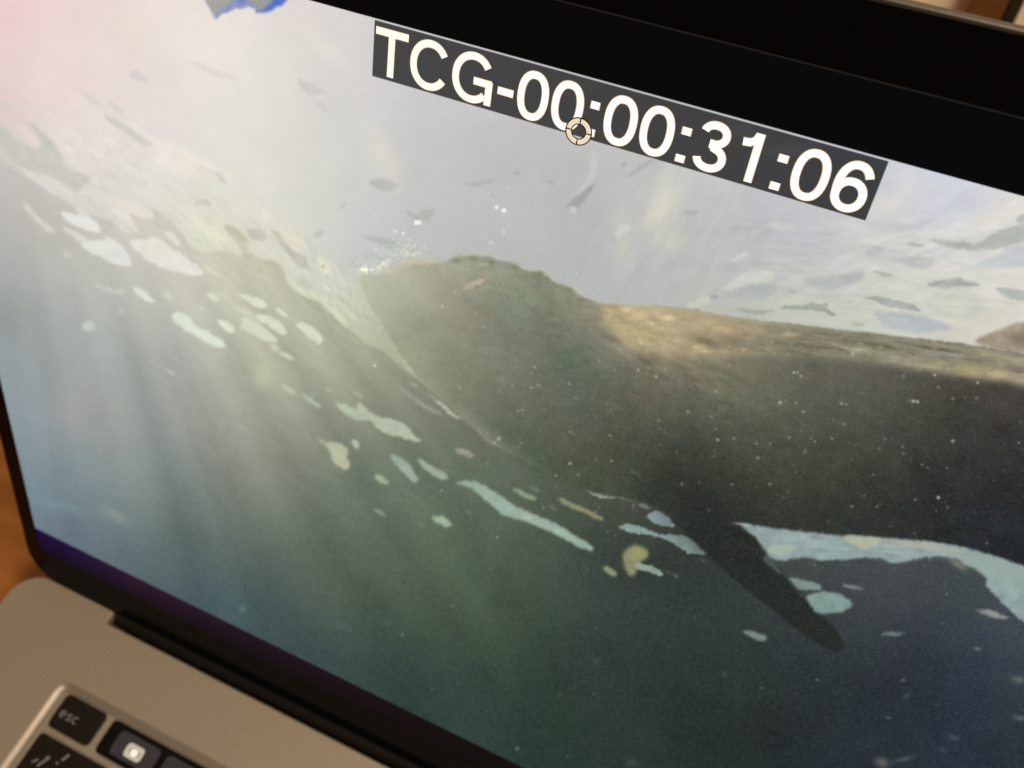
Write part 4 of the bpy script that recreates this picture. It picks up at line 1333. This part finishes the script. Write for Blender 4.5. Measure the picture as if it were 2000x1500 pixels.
LX0, LX1, LTOP, LBOT = -7.1, 351.7, 215.75, -26.0
LO = rrect(LX0, LBOT, LX1, LTOP, 0, 10, radii=(13, 13, 10, 10))
lp = [L3(offset(LO, .32), -.02), L3(offset(LO, .08), -.28), L3(LO, -.7), L3(LO, -2.6), L3(offset(LO, .6), -3.9), L3(offset(LO, 2.4), -4.7)]
V, F = loft(lp, True, True)
child('lid_shell', V, F, M_rim, lap, False)
GO = offset(LO, .45)
V, F = loft([L3(GO, -.01), L3(GO, .05), L3(offset(LO, .85), .06)], True, True)
child('gasket', V, F, M_gasket, lap)
GO = offset(LO, .8)
V, F = loft([L3(GO, .0), L3(GO, .12), L3(offset(LO, .95), .2)], True, True)
child('bezel', V, F, M_glass, lap, False, 'glossy black glass border round the picture')


# the lit panel and what it shows
def uvmap(o, mm_pts):
    me = o.data
    uvl = me.uv_layers.new(name='UVMap')
    for L in me.loops:
        u, v = mm_pts[L.vertex_index]
        uvl.data[L.index].uv = (u / LCDW, (V_BOT - v) / (V_BOT - V_TOP))


def screen_piece(name, pts, h, parent, thick=.012, label=None):
    P = [(u, -v) for u, v in pts]
    a = sum(P[i][0] * P[(i + 1) % len(P)][1] - P[(i + 1) % len(P)][0] * P[i][1] for i in range(len(P)))
    if a < 0:
        P = P[::-1]
    V, F = loft([L3(P, h - thick), L3(P, h)], True, True)
    o = child(name, V, F, M_scr, lap, False, label)
    if parent is not lap:
        o.parent = parent
    uvmap(o, [(p[0], -p[1]) for p in P] * 2)
    return o


disp = screen_piece('display', [(0, V_BOT), (LCDW, V_BOT), (LCDW, V_TOP), (0, V_TOP)], .25, lap, .04, 'lit screen showing a whale film under water, with black bars')


def unproject(x, y):
    """picture point -> panel millimetres"""
    r = np.array([(x - 1000) / FPX, (y - 750) / FPX, 1.0])
    N = np.cross(XC, YC)
    q = r * (N @ OC) / (N @ r) - OC
    return float(q @ XC), float(q @ YC)


wp = [unproject(*p) for p in whale_outline]
wp = [(min(u, LCDW - .2), max(min(v, -.3), -193)) for u, v in wp]
cl = [wp[0]]
for p in wp[1:]:
    if math.hypot(p[0] - cl[-1][0], p[1] - cl[-1][1]) > .25:
        cl.append(p)
screen_piece('whale', cl, .262, disp, .008, 'dark whale with one long fin, filling the right of the film picture')
tb = screen_piece('timecode_strip', [(120.8, -183.38), (212.3, -183.38), (212.3, -193.5), (120.8, -193.5)], .270, disp, .008, 'dark grey strip behind the white time code')

# time code lettering: stroke-built grotesque capitals and figures
EM = 11.75
TX = 120.95
BASE_V = -184.02
WD = .106


def mirror(L, cx):
    return [[(2 * cx - x, y) for x, y in l] for l in L]


def sup(cx, cy, rx, ry, a0=0, a1=360, n=40, e=2.35):
    out = []
    for i in range(n + 1):
        t_ = math.radians(a0 + (a1 - a0) * i / n)
        c, s = math.cos(t_), math.sin(t_)
        out.append((cx + rx * math.copysign(abs(c) ** (2 / e), c), cy + ry * math.copysign(abs(s) ** (2 / e), s)))
    return out


hw = WD / 2
G = {
    'T': (.611, [[(.021, .718 - hw + .004), (.593, .718 - hw + .004)], [(.307, .70), (.307, 0)]]),
    'C': (.722, [sup(.372, .359, .330 - hw + .004, .378 - hw, 32, 327, 44, 2.1)]),
    'G': (.778, [sup(.385, .359, .340 - hw, .378 - hw, 34, 318, 44, 2.1) , [(.405, .325), (.709, .325)], [(.668, .36), (.668, 0)], ]),
    '-': (.333, [[(.036, .285), (.297, .285)]]),
    '0': (.556, [sup(.278, .342, .246 - hw, .366 - hw, 90, 453, 48, 2.3)]),
    ':': (.278, [[(.139, 0), (.139, .112)], [(.139, .405), (.139, .517)]]),
    '3': (.556, [sup(.268, .523, .212 - hw, .186 - hw, 170, -90, 30, 2.1)[:-1] + [(.250, .3925), (.215, .3925)], [(.215, .377), (.262, .377)] + sup(.266, .183, .234 - hw, .202 - hw, 90, -172, 34, 2.1)[1:]]),
    '1': (.556, [[(.318, .709), (.318, 0)], [(.100, .545), (.20, .555), (.27, .60), (.305, .69)]]),
    '6': (.556, [sup(.283, .232, .236 - hw, .251 - hw, 0, 363, 40, 2.1), sup(.292, .342, .250 - hw, .366 - hw, 33, 186, 30, 2.2)]),
}
G['6'] = (.556, [sup(.283, .225, .233 - hw, .244 - hw, 0, 363, 40, 2.1), sup(.296, .342, .254 - hw, .366 - hw, 30, 200, 30, 2.2)])
txt = 'TCG-00:00:31:06'
x = TX


def glyph(lines, x, h, m, extra, nm, wmul=1.0, parent=None):
    V, F = [], []
    for A1, B1 in strokes2d(lines, WD * wmul + extra):
        k = len(V)
        n = len(A1)
        for a, b3 in zip(A1, B1):
            for (gx_, gy_) in (a, b3):
                V.append(lidp(x + gx_ * EM, BASE_V - gy_ * EM, h))
        for i in range(n - 1):
            F.append((k + 2 * i, k + 2 * i + 1, k + 2 * i + 3, k + 2 * i + 2))
    o = child(nm, V, F, m, lap)
    o.parent = parent or disp
    # make every face look out of the glass
    bm = bmesh.new()
    bm.from_mesh(o.data)
    for f in bm.faces:
        f.normal_update()
        if f.normal.dot(eOut) < 0:
            f.normal_flip()
    bm.to_mesh(o.data)
    bm.free()
    return o


for i, chx in enumerate(txt):
    adv, lines = G[chx]
    if chx == ':':
        o = glyph(lines, x, .290, M_txt, .022, 'character')
        glyph(lines, x, .282, M_fringe, .044, 'character_fringe')
    else:
        # overlapping strokes get a hair of separation
        o = glyph(lines, x, .290, M_txt, 0, 'character')
        for vi, v in enumerate(o.data.vertices):
            pass
        glyph(lines, x, .282, M_fringe, .016, 'character_fringe')
    x += adv * EM

# ring-shaped pointer
CX, CY = 162.28, -184.25


def annulus(name, r0, r1_, h, m, a0=0, a1=360, n=48):
    V, F = [], []
    for i in range(n + 1):
        t_ = math.radians(a0 + (a1 - a0) * i / n)
        for r_ in (r0, r1_):
            V.append(lidp(CX + r_ * math.cos(t_), CY - r_ * math.sin(t_), h))
    for i in range(n):
        F.append((2 * i, 2 * i + 1, 2 * i + 3, 2 * i + 2))
    o = child(name, V, F, m, lap)
    o.parent = disp
    return o


annulus('pointer_outline', 1.22, 2.50, .296, M_ringb)
for k in range(4):
    annulus('pointer_segment', 1.42, 2.28, .300, M_ring, 90 * k + 3.6, 90 * k + 86.4, 14)
